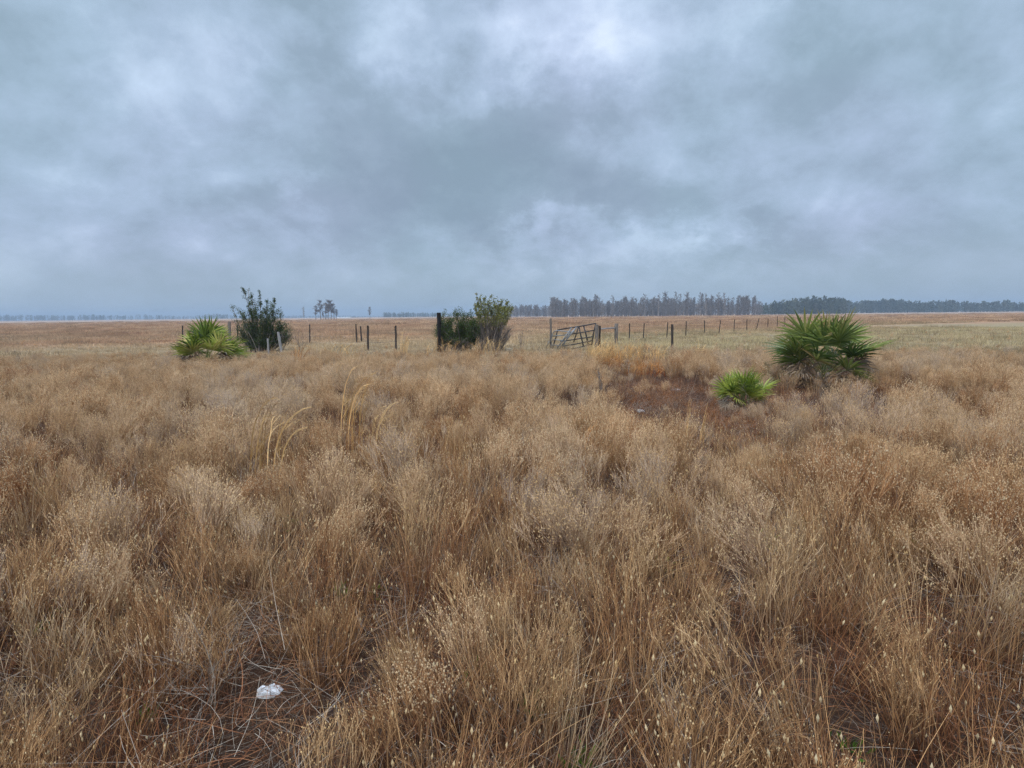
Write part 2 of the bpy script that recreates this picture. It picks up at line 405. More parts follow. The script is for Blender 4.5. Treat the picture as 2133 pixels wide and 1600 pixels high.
def pasture_mat():
    m, t = nt('pasture_blades')
    oi = N(t, 'ShaderNodeObjectInfo'); at_ = N(t, 'ShaderNodeAttribute', attribute_name='Col'); sp = N(t, 'ShaderNodeSeparateColor')
    t.links.new(at_.outputs['Color'], sp.inputs[0])
    sx = N(t, 'ShaderNodeSeparateXYZ'); t.links.new(oi.outputs['Location'], sx.inputs[0])
    def nz(sc):
        n = N(t, 'ShaderNodeTexNoise'); n.inputs['Scale'].default_value = sc; n.inputs['Detail'].default_value = 3; t.links.new(oi.outputs['Location'], n.inputs[0]); return n.outputs['Fac']
    gx = N(t, 'ShaderNodeMapRange', interpolation_type='SMOOTHSTEP'); t.links.new(sx.outputs[0], gx.inputs[0]); gx.inputs[1].default_value = -2; gx.inputs[2].default_value = 8
    gr = mix(t, mth(t, 'MULTIPLY', gx.outputs[0], mth(t, 'MULTIPLY_ADD', nz(.5), 2.4, -.7, True)), (.48, .355, .215), (.40, .335, .18))
    ru = mix(t, mth(t, 'MULTIPLY_ADD', nz(.15), 2.4, -.7, True), (.39, .22, .13), (.56, .41, .26))
    dist = mth(t, 'MULTIPLY_ADD', nz(.05), 30, mth(t, 'MULTIPLY_ADD', sx.outputs[0], -.45, sx.outputs[1]))
    dist = mth(t, 'MULTIPLY_ADD', oi.outputs['Random'], 10, dist)
    fg = N(t, 'ShaderNodeMapRange'); t.links.new(dist, fg.inputs[0]); fg.inputs[1].default_value = 54; fg.inputs[2].default_value = 72
    c = mix(t, fg.outputs[0], gr, ru)
    hs = N(t, 'ShaderNodeHueSaturation'); t.links.new(c, hs.inputs['Color'])
    t.links.new(mth(t, 'MULTIPLY_ADD', sp.outputs[2], .6, mth(t, 'MULTIPLY_ADD', oi.outputs['Random'], .75, .32)), hs.inputs['Value'])
    finish(t, hs.outputs[0], .9, .2); return m
M['pasture'] = pasture_mat()
for k in ('past', 'field'):
    for o in PROTO[k][0].objects: o.data.materials.append(M['pasture'])

def scatter(name, key, pts, label, cat):
    """pts: (x, y, rotz, tilt, scale)"""
    coll, nvar = PROTO[key]
    me = bpy.data.meshes.new(name); n = len(pts)
    me.from_pydata([(p[0], p[1], hgt(p[0], p[1])) for p in pts], [], [])
    a = me.attributes.new('rot', 'FLOAT_VECTOR', 'POINT'); rr = []
    for p in pts: rr.extend((p[3] * rnd.gauss(0, 1), p[3] * rnd.gauss(0, 1), p[2]))
    a.data.foreach_set('vector', rr)
    a = me.attributes.new('scl', 'FLOAT', 'POINT'); a.data.foreach_set('value', [p[4] for p in pts])
    a = me.attributes.new('idx', 'INT', 'POINT'); a.data.foreach_set('value', [rnd.randrange(nvar) for p in pts])
    o = bpy.data.objects.new(name, me); COL.objects.link(o)
    g = bpy.data.node_groups.new(name + '_scatter', 'GeometryNodeTree')
    g.interface.new_socket('Geometry', in_out='INPUT', socket_type='NodeSocketGeometry')
    g.interface.new_socket('Geometry', in_out='OUTPUT', socket_type='NodeSocketGeometry')
    gi = g.nodes.new('NodeGroupInput'); go = g.nodes.new('NodeGroupOutput')
    ip = g.nodes.new('GeometryNodeInstanceOnPoints'); ci = g.nodes.new('GeometryNodeCollectionInfo')
    ci.inputs['Collection'].default_value = coll; ci.inputs['Separate Children'].default_value = True; ci.inputs['Reset Children'].default_value = True
    def na(nm, ty):
        q = g.nodes.new('GeometryNodeInputNamedAttribute'); q.data_type = ty; q.inputs[0].default_value = nm; return q.outputs[0]
    ip.inputs['Pick Instance'].default_value = True
    L = g.links.new
    L(gi.outputs[0], ip.inputs['Points']); L(ci.outputs[0], ip.inputs['Instance'])
    er = g.nodes.new('FunctionNodeEulerToRotation'); L(na('rot', 'FLOAT_VECTOR'), er.inputs[0]); L(er.outputs[0], ip.inputs['Rotation'])
    L(na('scl', 'FLOAT'), ip.inputs['Scale']); L(na('idx', 'INT'), ip.inputs['Instance Index'])
    L(ip.outputs[0], go.inputs[0])
    md = o.modifiers.new('scatter', 'NODES'); md.node_group = g
    tag(o, label, cat, kind='stuff'); return o

def field(r0, r1, dens, jitter=1.0, amax=56):
    """jittered points over the sector the camera looks over"""
    out = []; s = 1 / math.sqrt(dens); ta = math.tan(R(amax))
    ny = int((r1 + 2) / s) + 1
    for j in range(ny):
        y = -1.0 + j * s; xm = max(abs(y), 0) * ta + 2.0
        i = -int(xm / s)
        while i * s < xm:
            px = i * s + rnd.uniform(0, s) * jitter; py = y + rnd.uniform(0, s) * jitter; i += 1
            r = math.hypot(px, py)
            if r0 <= r < r1: out.append((px, py))
    return out
def photo_px(x, y, z=.3):
    q = ROT.transposed() @ (V(x, y, z) - CAMP)
    if q.z > -.1: return None
    return CX - q.x / q.z * F, CY + q.y / q.z * F
def clump(x, y, s, seed): return noise.noise(V(x * s, y * s, seed))

def edge_y(x): return 21.5 + noise.noise(V(x * .3, 5, 2)) * 2.5 + max(0, x - 6) * -.35      # where the weeds give way to pasture
W, S, G, RU, LI, RL, HB, TW = [], [], [], [], [], [], [], []
_d = ROT @ Vector(((558 - CX) / F, -(1412 - CY) / F, -1.0)); STN = CAMP + _d * (CAMH / -_d.z)   # keep the plants off the white stone
def off_stone(x, y):
    q = V(x - STN.x, y - STN.y, 0); b = V(-STN.x, -STN.y, 0).normalized(); a = q.dot(b)
    return not (-.16 < a < .95 and (q - b * a).length < .2 + .03 * max(a, 0))
ST = []
for (x, y) in field(1.15, 29, 5.2, .85):
    if y > edge_y(x) + 3 * rnd.gauss(0, .5): continue
    if not off_stone(x, y): continue
    c = clearing(x, y)
    if c < 1 and rnd.random() > .16: continue
    r = math.hypot(x, y)
    k = clump(x, y, .8, 4.2); sc = 1.02 + .42 * k + .30 * clump(x, y, 2.3, 31) + rnd.uniform(-.15, .15)
    sc *= 1 - .5 * min(1, max(0, (y - 11) / 10))
    if r < 3 and rnd.random() < .1: continue
    if k < -.2 and rnd.random() < (.6 if r > 4.5 else .35): continue
    if c < 2.2: sc *= .62 if c > 1 else .42
    if r < 2.6: sc *= .86
    q = photo_px(x, y)
    if q:
        if (1215 < q[0] < 1400 and 13 < y < 21) or (880 < q[0] < 1055 and 18 < y < 24): sc *= .5
        if (505 < q[0] < 665 and 2.9 < y < 5.3) or (695 < q[0] < 840 and 3.9 < y < 6.5) or (1410 < q[0] < 1500 and 4 < y < 6.4):
            if rnd.random() < .3: continue
            sc = min(sc * .72, .78)
    if math.hypot(x - 6.2, y - 11) < 1.5: sc *= .6
    (ST if rnd.random() < (4.6 - r) / 2.4 else W).append((x, y, rnd.random() * 6.28, .15, sc))
for (x, y) in field(1.0, 4.2, 8.5):
    if not off_stone(x, y): continue
    if clump(x, y, 1.3, 55) < -.15: continue
    ST.append((x, y, rnd.random() * 6.28, .2, rnd.uniform(.5, .98)))
for (x, y) in field(24, 60, .22): W.append((x, y, rnd.random() * 6.28, .2, rnd.uniform(.25, .5)))
for (x, y) in field(1.1, 16, 1.0):
    if not off_stone(x, y): continue
    if y > edge_y(x) or clearing(x, y) < 1: continue
    if clump(x, y, .6, 9.1) < -.02: continue
    S.append((x, y, rnd.random() * 6.28, .12, rnd.uniform(.75, 1.1)))
for (x, y) in field(.9, 7.5, 21):
    if not off_stone(x, y): continue
    if clearing(x, y) < 1: continue
    kk = clump(x, y, 1.0, 17.7)
    if kk < -.05 and rnd.random() < .4: continue
    G.append((x, y, rnd.random() * 6.28, .2, rnd.uniform(.45, 1.05)))
for (x, y) in field(7.5, 26, 2.2):
    if y > edge_y(x) or clearing(x, y) < 1: continue
    G.append((x, y, rnd.random() * 6.28, .12, rnd.uniform(.7, 1.2)))
for (x, y) in field(.9, 15, 9):
    c = clearing(x, y)
    if math.hypot(x - STN.x, y - STN.y) < .2: continue
    if c > 1.2 and y > 9: continue
    RU.append((x, y, rnd.random() * 6.28, .1, rnd.uniform(.6, 1.15) * ((.6 if rnd.random() < .75 else 1.5) if c < 1.1 else 1)))
for (x, y) in field(.9, 13, 7):
    if y > 8 and clearing(x, y) > 1.1: continue
    LI.append((x, y, rnd.random() * 6.28, .1, rnd.uniform(.6, 1.1)))
for (x, y) in field(.9, 14, 7):
    if y > 8 and clearing(x, y) > 1.4: continue
    RL.append((x, y, rnd.random() * 6.28, .1, rnd.uniform(.7, 1.3)))
for (x, y) in field(1.2, 7, 1.1): HB.append((x, y, rnd.random() * 6.28, .2, rnd.uniform(.7, 1.5)))
for (x, y) in field(1.2, 24, .5):
    if y > edge_y(x): continue
    TW.append((x, y, rnd.random() * 6.28, .15, rnd.uniform(.6, 1.1)))
DT = []
for (x, y) in field(6, 17, 4.5):
    c = _clr(x, y); q = math.hypot(x - 6.2, y - 11)
    if c < 1.3 and (c > .5 or rnd.random() < .35) or q < 1.6 or (rnd.random() < .02): DT.append((x, y, rnd.random() * 6.28, .3, rnd.uniform(.25, .6) * (1.1 if c > .8 else .8)))
OR = [(x, y, rnd.random() * 6.28, .2, rnd.uniform(.5, 1.2)) for (x, y) in field(6, 14, 13) if _clr(x, y) < 1.1 and clump(x, y, 1.1, 71) > -.05]
M['fern'] = plant_mat('orange_brown_grass', [(0, (.22, .065, .022)), (.5, (.40, .14, .04)), (1, (.48, .25, .11))], (.10, .035, .015), (.5, .3, .15), base_hi=.4, loc_scale=1.6)
proto('orange', [grass(rnd.uniform(.14, .28), rnd.randint(90, 130), rnd.uniform(.6, 1.), .14, .0034, .9) for i in range(5)], M['fern'])
scatter('orange_grass', 'orange', OR, 'low orange brown dead grass in the rusty clearing', 'grass')
proto('scrub', [bare_twig(rnd.uniform(.5, .75)) for i in range(4)], M['darktwig'])
scatter('dark_scrub', 'scrub', DT, 'dark dead scrub in and around the rusty clearing', 'scrub')
scatter('dry_weeds', 'weed', W, 'dry bushy tan weeds covering the foreground up to the fence', 'weeds')
scatter('stemmy_weeds', 'stemmy', ST, 'dry upright many stemmed weeds nearest the camera', 'weeds')
scatter('seeding_weeds', 'seedy', S, 'dry weeds with pale cream seed heads among the tan weeds', 'weeds')
scatter('dry_grass', 'grass', G, 'straw coloured dead grass standing between the weeds', 'grass')
scatter('rust_grass', 'rust', RU, 'low rust brown dead grass close to the soil', 'grass')
scatter('fallen_stems', 'litter', LI, 'pale fallen dead stems tangled under the weeds', 'dead stems')
scatter('rust_litter', 'rustlitter', RL, 'red brown plant litter lying on the soil', 'plant litter')
scatter('green_sprouts', 'herb', HB, 'small green sprouts growing low between the dead weeds', 'sprouts')
scatter('bare_twigs', 'twig', TW, 'bare grey branching twigs standing in the weeds', 'dead stems')

PA = []
for (x, y) in field(19, 70, 1.0, amax=50):
    if y < edge_y(x) - 2: continue
    PA.append((x, y, rnd.random() * 6.28, .03, rnd.uniform(.7, 1.2) * (2.2 if rnd.random() < .08 else 1) * (1 + .5 * max(0, clump(x, y, .3, 8)))))
FI = []
n = 0
while n < 13000:
    r = 52 * (8.2 ** rnd.random()); a = R(rnd.uniform(-50, 50)); n += 1
    x = r * math.sin(a); y = r * math.cos(a)
    if y - .45 * x < 48: continue
    FI.append((x, y, rnd.random() * 6.28, .02, rnd.uniform(.4, 1.1) * (1 + .6 * clump(x, y, .06, 3)) * (1.7 if rnd.random() < .05 else 1)))
scatter('pasture_grass', 'past', PA, 'short olive and tan grazed grass just beyond the fence', 'grass')
scatter('rust_field', 'field', FI, 'reddish brown dry grass filling the wide open field', 'grass')

# ------------------------------------------------------------------ golden sedge clumps
def sedge(stalks, mat, name, label, group, w=.0095, leaves=5, fine=0, fh=.5, D0=None):
    """stalks: photo points (base x, base y, tip x, tip y, droop, distance)"""
    D = D0 or stalks[0][5]
    bx = sum(s[0] for s in stalks) / len(stalks)
    o = ground_at(bx, D)
    m = MB()
    for (x0, x1, y1, droop, dd) in [(s[0], s[2], s[3], s[4], s[5]) for s in stalks]:
        p0 = ground_at(x0, dd); p1 = at(x1, y1, dd + rnd.uniform(-.15, .15))
        n = 9; pts = []
        for i in range(n + 1):
            u = i / n
            q = p0.lerp(p1, u)
            hx = p0.x + (p1.x - p0.x) * (u ** 1.9)          # rises straight, then arches over
            hz = p0.z + (p1.z - p0.z) * (1 - (1 - u) ** (1 + droop * .9))
            pts.append(V(hx, q.y, hz) - o + V(rnd.gauss(0, .003), rnd.gauss(0, .003), 0))
        b = rnd.random()
        for j in range(2):
            of = V(rnd.gauss(0, .0035), rnd.gauss(0, .0035), 0)
            m.tube([p + of * (1 + i * .4) for i, p in enumerate(pts)], [w * .42 * (1 - .8 * i / n) + .0006 for i in range(n + 1)], 3, b=b, caps=False)
        for q in range(leaves + 2):
            i = rnd.randint(3, n - 1); s = 1 if p1.x > p0.x else -1
            d = (pts[i + 1] - pts[i]).normalized() + V(s * rnd.uniform(-.1, .8), rnd.gauss(0, .4), .1)
            m.ribbon(curve(pts[i], d, rnd.uniform(.1, .26), .3, 5, grav=rnd.uniform(.3, 1.6)), w * .5, .0012, b=b, t0=.5)
    for q in range(fine):
        s = rnd.choice(stalks); p0 = ground_at(s[0], s[5]) - o + V(rnd.gauss(0, .07), rnd.gauss(0, .07), 0)
        m.ribbon(curve(p0, sph(abs(rnd.gauss(0, .25))), fh * rnd.uniform(.4, 1.1), .25, 5, grav=.3), w * .4, .001)
    e = m.build(name, mat); e.location = o
    tag(e, label, 'grass clump', group)
    return e
GG = 'golden grass clumps standing in the weeds'
sedge([(527, 0, 576, 828, .9, 5.0), (531, 0, 552, 866, .5, 5.1), (552, 0, 580, 840, .9, 4.9), (556, 0, 570, 868, .4, 5.0), (583, 0, 596, 850, .4, 5.2),
       (538, 0, 545, 900, .2, 5.0), (546, 0, 560, 905, .6, 4.9), (520, 0, 528, 925, .3, 4.9), (570, 0, 655, 848, .9, 4.8), (580, 0, 640, 890, 1.2, 4.8)],
      M['sedge'], 'broomsedge_clump', 'golden arching grass stalks nearest the left side of the weeds', GG, fine=24)
sedge([(712, 0, 742, 764, .6, 6.1), (716, 0, 745, 788, .5, 6.2), (722, 0, 780, 778, .9, 6.2), (727, 0, 770, 800, .9, 6.0), (748, 0, 783, 773, .6, 6.1), (738, 0, 755, 820, .3, 6.1),
       (715, 0, 725, 830, .3, 6.2), (735, 0, 742, 830, .3, 6.1), (755, 0, 768, 838, .5, 6.1)],
      M['sedge'], 'broomsedge_clump', 'tallest golden grass stalks, curving right above the tan weeds', GG, fine=20)
sedge([(782, 0, 832, 838, .9, 6.0), (788, 0, 818, 860, .6, 5.9), (776, 0, 805, 845, .8, 6.0), (800, 0, 815, 870, .5, 6.0)],
      M['sedge'], 'broomsedge_clump', 'short golden stalks leaning right beside the tallest golden stalks', GG, fine=16)
sedge([(1428, 0, 1441, 832, .3, 6.3), (1425, 0, 1437, 850, .3, 6.3)], M['sedge'], 'broomsedge_clump',
      'single upright golden stalk left of two in front of the rusty clearing', GG, w=.009, leaves=-2)
sedge([(1458, 0, 1476, 838, .3, 6.2), (1455, 0, 1470, 860, .3, 6.2), (1462, 0, 1468, 880, .2, 6.2)], M['sedge'], 'broomsedge_clump',
      'golden stalk nearer the green palmetto in front of the rusty clearing', GG, w=.009, leaves=-2)
sedge([(1203, 0, 1226, 893, .4, 5.0), (1213, 0, 1240, 890, .5, 4.9), (1178, 0, 1180, 915, .2, 5.0), (1185, 0, 1192, 960, .3, 5.0), (1222, 0, 1228, 925, .4, 5.0), (1215, 0, 1221, 940, .2, 4.9)],
      M['sedge_orange'], 'broomsedge_clump', 'orange grass clump with few stalks in the middle of the weeds', GG, w=.010, fine=60, fh=.62)
sedge([(622, 0, 625, 722, .2, 16.0), (626, 0, 634, 720, .3, 16), (630, 0, 644, 728, .5, 16), (618, 0, 612, 732, .3, 16)], M['sedge_orange'], 'broomsedge_clump',
      'small far orange grass tuft in the weeds below the left fence', GG, w=.02, fine=60, fh=.9)
def row(x0, x1, y0, y1, n, D, lean=10, dr=.5):
    return [(x, 0, x + rnd.gauss(lean * .5, lean), rnd.uniform(y0, y1), rnd.uniform(.2, dr), D + rnd.uniform(-.5, .5)) for x in [rnd.uniform(x0, x1) for _ in range(n)]]
sedge(row(1225, 1290, 703, 735, 95, 18.5), M['sedge'], 'broomsedge_clump', 'dense golden grass clump with orange base before the gate posts', GG, w=.008, fine=330, fh=.85)
sedge(row(1240, 1292, 735, 762, 55, 17), M['sedge_orange'], 'broomsedge_clump', 'orange grass clump at the foot of the dense golden clump', GG, w=.008, fine=200, fh=.6)
sedge(row(1292, 1385, 714, 742, 90, 18.0, 8), M['sedge'], 'broomsedge_clump', 'loose golden brown grass right of the dense clump by the gate', GG, w=.008, fine=120, fh=.8)
sedge(row(1300, 1385, 750, 770, 50, 14.5, 8), M['sedge_orange'], 'broomsedge_clump', 'low orange brown grass left above the rusty clearing', GG, w=.008, fine=220, fh=.5)
sedge(row(1435, 1478, 708, 730, 18, 19, 4), M['sedge'], 'broomsedge_clump', 'pale golden tuft between the thick fence post and the palmetto', GG, w=.008, fine=60, fh=.8)
sedge(row(985, 1045, 700, 722, 34, 22.5, 10, .9), M['sedge'], 'broomsedge_clump', 'golden stalks in front of the shrub with bare stems', GG, w=.008, fine=40, fh=.8)
sedge(row(890, 950, 700, 725, 22, 22.5, 8, .9), M['sedge'], 'broomsedge_clump', 'golden stalks at the foot of the charred post', GG, w=.008, fine=30, fh=.8)
sedge(row(650, 745, 712, 735, 26, 20, 12, .7), M['sedge'], 'broomsedge_clump', 'thin golden grass spread below the left fence posts', GG, w=.008, fine=60, fh=.8)
sedge(row(834, 852, 690, 712, 16, 21, 6, .6), M['sedge'], 'broomsedge_clump', 'golden tuft between the last left fence post and the charred post', GG, w=.008, fine=40, fh=.9)

# ------------------------------------------------------------------ shrubs
def branchy(m_wood, pts, r0, r1, n=5, b=None): m_wood.tube(pts, [r0 + (r1 - r0) * i / (len(pts) - 1) for i in range(len(pts))], n, b=b)
def limb(p0, p1, sag=.12, n=6):
    mid = p0.lerp(p1, .5) + V(rnd.gauss(0, sag), rnd.gauss(0, sag), abs(rnd.gauss(0, sag)))
    return [p0 * (1 - u) ** 2 + mid * 2 * u * (1 - u) + p1 * u ** 2 + V(rnd.gauss(0, .012), rnd.gauss(0, .012), 0) for u in [i / n for i in range(n + 1)]]
def shrub(name, label, bx, D, limbs, leafmat, woodmat, leafL, group=None, dens=1., bare=None, leafW=.5, droop=0., rootw=.2):
    """limbs: (photo x, photo y, leafy radius, leaves, start of leaves along limb)"""
    o = ground_at(bx, D); root = empty(name, o); tag(root, label, 'shrub', group)
    mw, ml = MB(), MB()
    for (tx, ty, rad, nl, u0) in limbs:
        depth = rnd.uniform(-.7, .7)
        p1 = at(tx, ty, D + depth) - o
        pts = limb(V(p1.x * rnd.uniform(.3, .7) * (1 if rootw > .45 else .5) + rnd.gauss(0, rootw * .5), rnd.gauss(0, .2), 0), p1)
        branchy(mw, pts, .028, .006)
        nl = int(nl * 1.7); nsec = max(8, nl // 13); nper = int(nl * dens / nsec)
        for q in range(nsec):
            u = rnd.uniform(max(.12, u0 - .3), 1) ** .9; i = min(int(u * 6), 5); p = pts[i].lerp(pts[i + 1], u * 6 - i)
            d = (pts[i + 1] - pts[i]).normalized() + V(rnd.gauss(0, 1), rnd.gauss(0, 1), rnd.gauss(.25, .5)) * (.75 if u < .9 else .4)
            L = rad * rnd.uniform(.4, 1.5) * (1.0 - .3 * u)
            tw = curve(p, d, L, .3, 4, grav=droop); mw.tube(tw, [.006, .005, .004, .003, .002], 3, caps=False)
            for w in range(nper):
                k = rnd.uniform(.15, 1) * 4; i2 = min(int(k), 3); lp = tw[i2].lerp(tw[i2 + 1], k - i2)
                off = V(rnd.gauss(0, 1), rnd.gauss(0, 1), rnd.gauss(0, 1)) * rad * .10
                ml.leaf(lp + off, off + V(rnd.gauss(0, .05), rnd.gauss(0, .05), .03), leafL * rnd.uniform(.6, 1.25), leafL * leafW, b=min(1, max(0, rnd.gauss(.45, .25))))
    mw.build('branches', woodmat, root); ml.build('foliage', leafmat, root)
    if bare:
        mb = MB()
        for (tx, ty, n) in bare:
            for q in range(n):
                p1 = at(tx + rnd.gauss(0, 5), ty + rnd.gauss(0, 5), D + rnd.uniform(-.7, .5)) - o
                pts = limb(V(p1.x * rnd.uniform(.2, .7) + rnd.gauss(0, .12), rnd.gauss(0, .2), 0), p1, .08)
                mb.tube(pts, [.011, .010, .008, .006, .005, .004, .003], 3, caps=False)
                for s in range(6):
                    i = rnd.randint(2, 5); d = (pts[i + 1] - pts[i]).normalized() + sph(PI / 2) * .6
                    mb.tube(curve(pts[i], d, rnd.uniform(.15, .4), .3, 3), [.004, .004, .003, .002], 3, caps=False)
        mb.build('bare_stems', M['bark'], root)
    return root
body = [(x, y, .42, 260, .3) for (x, y) in [(520, 668), (533, 655), (548, 648), (560, 660), (572, 668), (585, 680), (592, 698), (580, 705), (560, 695), (540, 690), (522, 690), (510, 700), (530, 706), (550, 708), (570, 700), (545, 672), (560, 676), (515, 712), (530, 714), (545, 716), (562, 714), (578, 712), (590, 706), (500, 690), (598, 690), (505, 706), (600, 706), (512, 680), (596, 680)]]
shrub('evergreen_shrub', 'dark green shrub with upright spiky branches left of the field', 546, 26.5,
      [(508, 604, .22, 230, .55), (517, 602, .22, 230, .5), (524, 618, .28, 260, .45), (539, 606, .2, 120, .6), (533, 632, .36, 300, .4), (573, 625, .2, 150, .6), (568, 637, .3, 240, .5), (557, 632, .25, 160, .6), (556, 642, .36, 300, .5),
       (484, 640, .3, 90, .65), (498, 648, .35, 180, .6), (508, 655, .35, 200, .6), (586, 655, .3, 200, .6), (597, 668, .25, 110, .6), (578, 646, .3, 170, .6)] + body,
      M['oak_leaf'], M['bark'], .055, dens=2.0, bare=[(515, 680, 10), (590, 690, 12), (600, 700, 8), (505, 695, 8), (560, 690, 6)])
shrub('evergreen_shrub', 'low rounded green shrub against the charred post', 952, 25.5,
      [(x, y, .42, 300, .35) for (x, y) in [(918, 668), (925, 658), (936, 660), (947, 656), (958, 655), (968, 660), (978, 662), (988, 668), (992, 682), (930, 675), (945, 672), (960, 675), (975, 680), (918, 685), (935, 690), (955, 692), (972, 696), (925, 703), (945, 706), (965, 708), (985, 690), (990, 700), (980, 708), (998, 680), (912, 695), (1000, 692), (994, 706), (1006, 700), (986, 674), (996, 668), (1004, 684)]] +
      [(952, 651, .2, 90, .8), (975, 652, .2, 60, .8), (981, 650, .2, 50, .8)],
      M['bush_leaf'], M['bark'], .055, dens=2.2, rootw=.5, bare=[(950, 712, 16), (975, 712, 16), (925, 712, 10)])
shrub('evergreen_shrub', 'taller shrub with olive leafy top over bare purple grey stems', 1020, 25.3,
      [(993, 613, .13, 90, .85), (999, 622, .2, 150, .85), (1009, 622, .2, 150, .85), (1024, 617, .2, 130, .85), (1030, 628, .25, 200, .8), (1045, 627, .22, 200, .85), (1055, 632, .25, 220, .85), (1063, 638, .2, 180, .88), (995, 634, .22, 140, .85), (1010, 640, .3, 220, .8),
       (1025, 645, .3, 220, .75), (1042, 646, .3, 220, .75), (1058, 646, .2, 150, .85), (1035, 638, .3, 200, .8), (1018, 632, .3, 200, .8), (1050, 640, .3, 200, .8), (1003, 628, .3, 160, .8), (1038, 630, .3, 160, .8), (1064, 648, .25, 160, .85), (1060, 656, .25, 120, .85), (990, 642, .25, 120, .85), (1068, 642, .18, 90, .9), (988, 628, .18, 70, .9), (998, 650, .25, 130, .8), (1012, 660, .3, 160, .7), (1045, 656, .3, 130, .75), (1030, 660, .3, 130, .75)],
      M['top_leaf'], M['bark'], .065, dens=1.2, rootw=.15,
      bare=[(1005, 668, 16), (1020, 662, 18), (1035, 665, 20), (1048, 672, 20), (1060, 684, 18), (1000, 685, 12), (1064, 694, 14), (1055, 700, 10), (990, 700, 8), (1030, 685, 16)])
shrub('low_shrub', 'small dull green shrub between the two palmettos on the right', 1618, 12.5,
      [(x, y, .22, 120, .3) for (x, y) in [(1590, 768), (1600, 760), (1612, 764), (1622, 775), (1635, 782), (1585, 790), (1605, 785)]],
      M['bush_leaf'], M['bark'], .04, dens=2.2, bare=[(1640, 800, 14), (1610, 800, 14), (1660, 805, 14), (1580, 805, 8)])
# bare young tree in the field edge, thin twigs
def bare_sapling(x, y, D, label, n=7):
    o = ground_at(x, D); m = MB()
    for q in range(n):
        p1 = at(x + rnd.gauss(0, 8), y + rnd.uniform(0, 12), D + rnd.uniform(-.2, .2)) - o
        pts = limb(V(0, 0, 0), p1, .06); m.tube(pts, [.008, .007, .006, .005, .004, .003, .002], 3, caps=False)
        for s in range(4):
            i = rnd.randint(2, 5); m.tube(curve(pts[i], (pts[i + 1] - pts[i]).normalized() + sph(PI / 2) * .6, rnd.uniform(.1, .3), .3, 3), [.004, .003, .003, .002], 3, caps=False)
    e = m.build('bare_sapling', M['bark']); e.location = o; tag(e, label, 'sapling', 'bare saplings near the fences')
bare_sapling(1085, 684, 24, 'bare twiggy sapling between the leafy shrubs and the gate')
bare_sapling(625, 694, 24, 'bare twiggy sapling right of the leaning pale post', 9)
bare_sapling(1253, 768, 10, 'thin bare dark sapling in the weeds below the gate grass', 3)
bare_sapling(1100, 880, 5, 'slender bare stem in the middle weeds', 2) if False else None

# ------------------------------------------------------------------ palmettos
def frond(m, p, d, L, fan, nleaf=17, k=0., droopy=.25, b0=.5):
    """stalk from p along d, then a fan of pointed leaflets"""
    st = curve(p, d, L, .3, 4, grav=.25)
    m.tube(st, [.008, .007, .006, .006, .005], 4, b=b0, caps=False)
    c = st[-1]; ax = (st[-1] - st[-2]).normalized()
    sd = ax.cross(V(0, 0, 1)); sd = sd.normalized() if sd.length > .05 else V(1, 0, 0)
    a0 = rnd.gauss(0, .5); sd = (Matrix.Rotation(a0, 3, ax) @ sd).normalized(); nn = sd.cross(ax)
    for i in range(nleaf):
        u = (i + .5) / nleaf * 2 - 1; an = u * R(108) + rnd.gauss(0, .03)
        dd = (ax * math.cos(an) + sd * math.sin(an) + nn * (.28 * abs(u) + rnd.gauss(0, .05))).normalized()
        LL = fan * (1 - .28 * u * u) * rnd.uniform(.9, 1.08); w = fan * .082
        q = c.copy(); e = dd.copy(); pts = [q.copy()]
        for s in range(4):
            q = q + e * LL / 4; pts.append(q.copy()); e = (e + V(0, 0, -droopy / 4 * (1 + s * .5))).normalized()
        side = (ax * -math.sin(an) + sd * math.cos(an)).normalized()
        ws = [.25, .9, 1, .6, .02]; vs = []; cs = []; b = min(1, max(0, b0 + rnd.gauss(0, .12)))
        for j, pp in enumerate(pts):     # shallow V cross section
            vs += [pp - side * w * ws[j] * .5 + nn * w * .18 * ws[j], pp - nn * w * .12 * ws[j], pp + side * w * ws[j] * .5 + nn * w * .18 * ws[j]]
            cs += [(rnd.uniform(.2, 1), k, b, 1)] * 3
        fs = []
        for j in range(4):
            z = 3 * j; fs += [(z, z + 1, z + 4, z + 3), (z + 1, z + 2, z + 5, z + 4)]
        m.add(vs, fs, cs)
def palmetto(label, x, D, R0, nf, mat, ndead, group, up=.35, fanr=.42, seed=1, tmax=66):
    rnd.seed(seed)
    o = ground_at(x, D); root = empty('saw_palmetto', o); tag(root, label, 'palmetto', group)
    g, dd, tr = MB(), MB(), MB()
    for i in range(nf):
        u = (i + .5) / nf; tilt = R(4 + tmax * u ** .85) + rnd.gauss(0, .08) ; a = i * 2.399 + rnd.gauss(0, .2)
        d = sph(tilt, a); p = V(rnd.gauss(0, .05), rnd.gauss(0, .05), .1 * R0 + rnd.uniform(0, .12) * R0)
        frond(g, p, d + V(0, 0, .1), R0 * up * rnd.uniform(.8, 1.25), R0 * fanr * rnd.uniform(.85, 1.15), b0=min(1, max(0, rnd.gauss(.5, .22))))
    for i in range(ndead):
        a = rnd.random() * 2 * PI
        frond(dd, V(0, 0, .08 * R0), sph(R(rnd.uniform(50, 100)), a), R0 * up * .9, R0 * fanr * .75, nleaf=12, droopy=.9, b0=rnd.random())
    for i in range(3):
        a = rnd.random() * 2 * PI; pts = [V(0, 0, -.03), V(.12 * math.cos(a), .12 * math.sin(a), .05) * R0, V(.06 * math.cos(a), .06 * math.sin(a), .22) * R0]
        tr.tube(pts, [.06 * R0, .055 * R0, .045 * R0], 8)
    tr.build('trunk', M['bark'], root); g.build('crown', mat, root); dd.build('dead_fronds', M['palm_dead'], root)
    return root
PG = 'saw palmettos around the weeds'
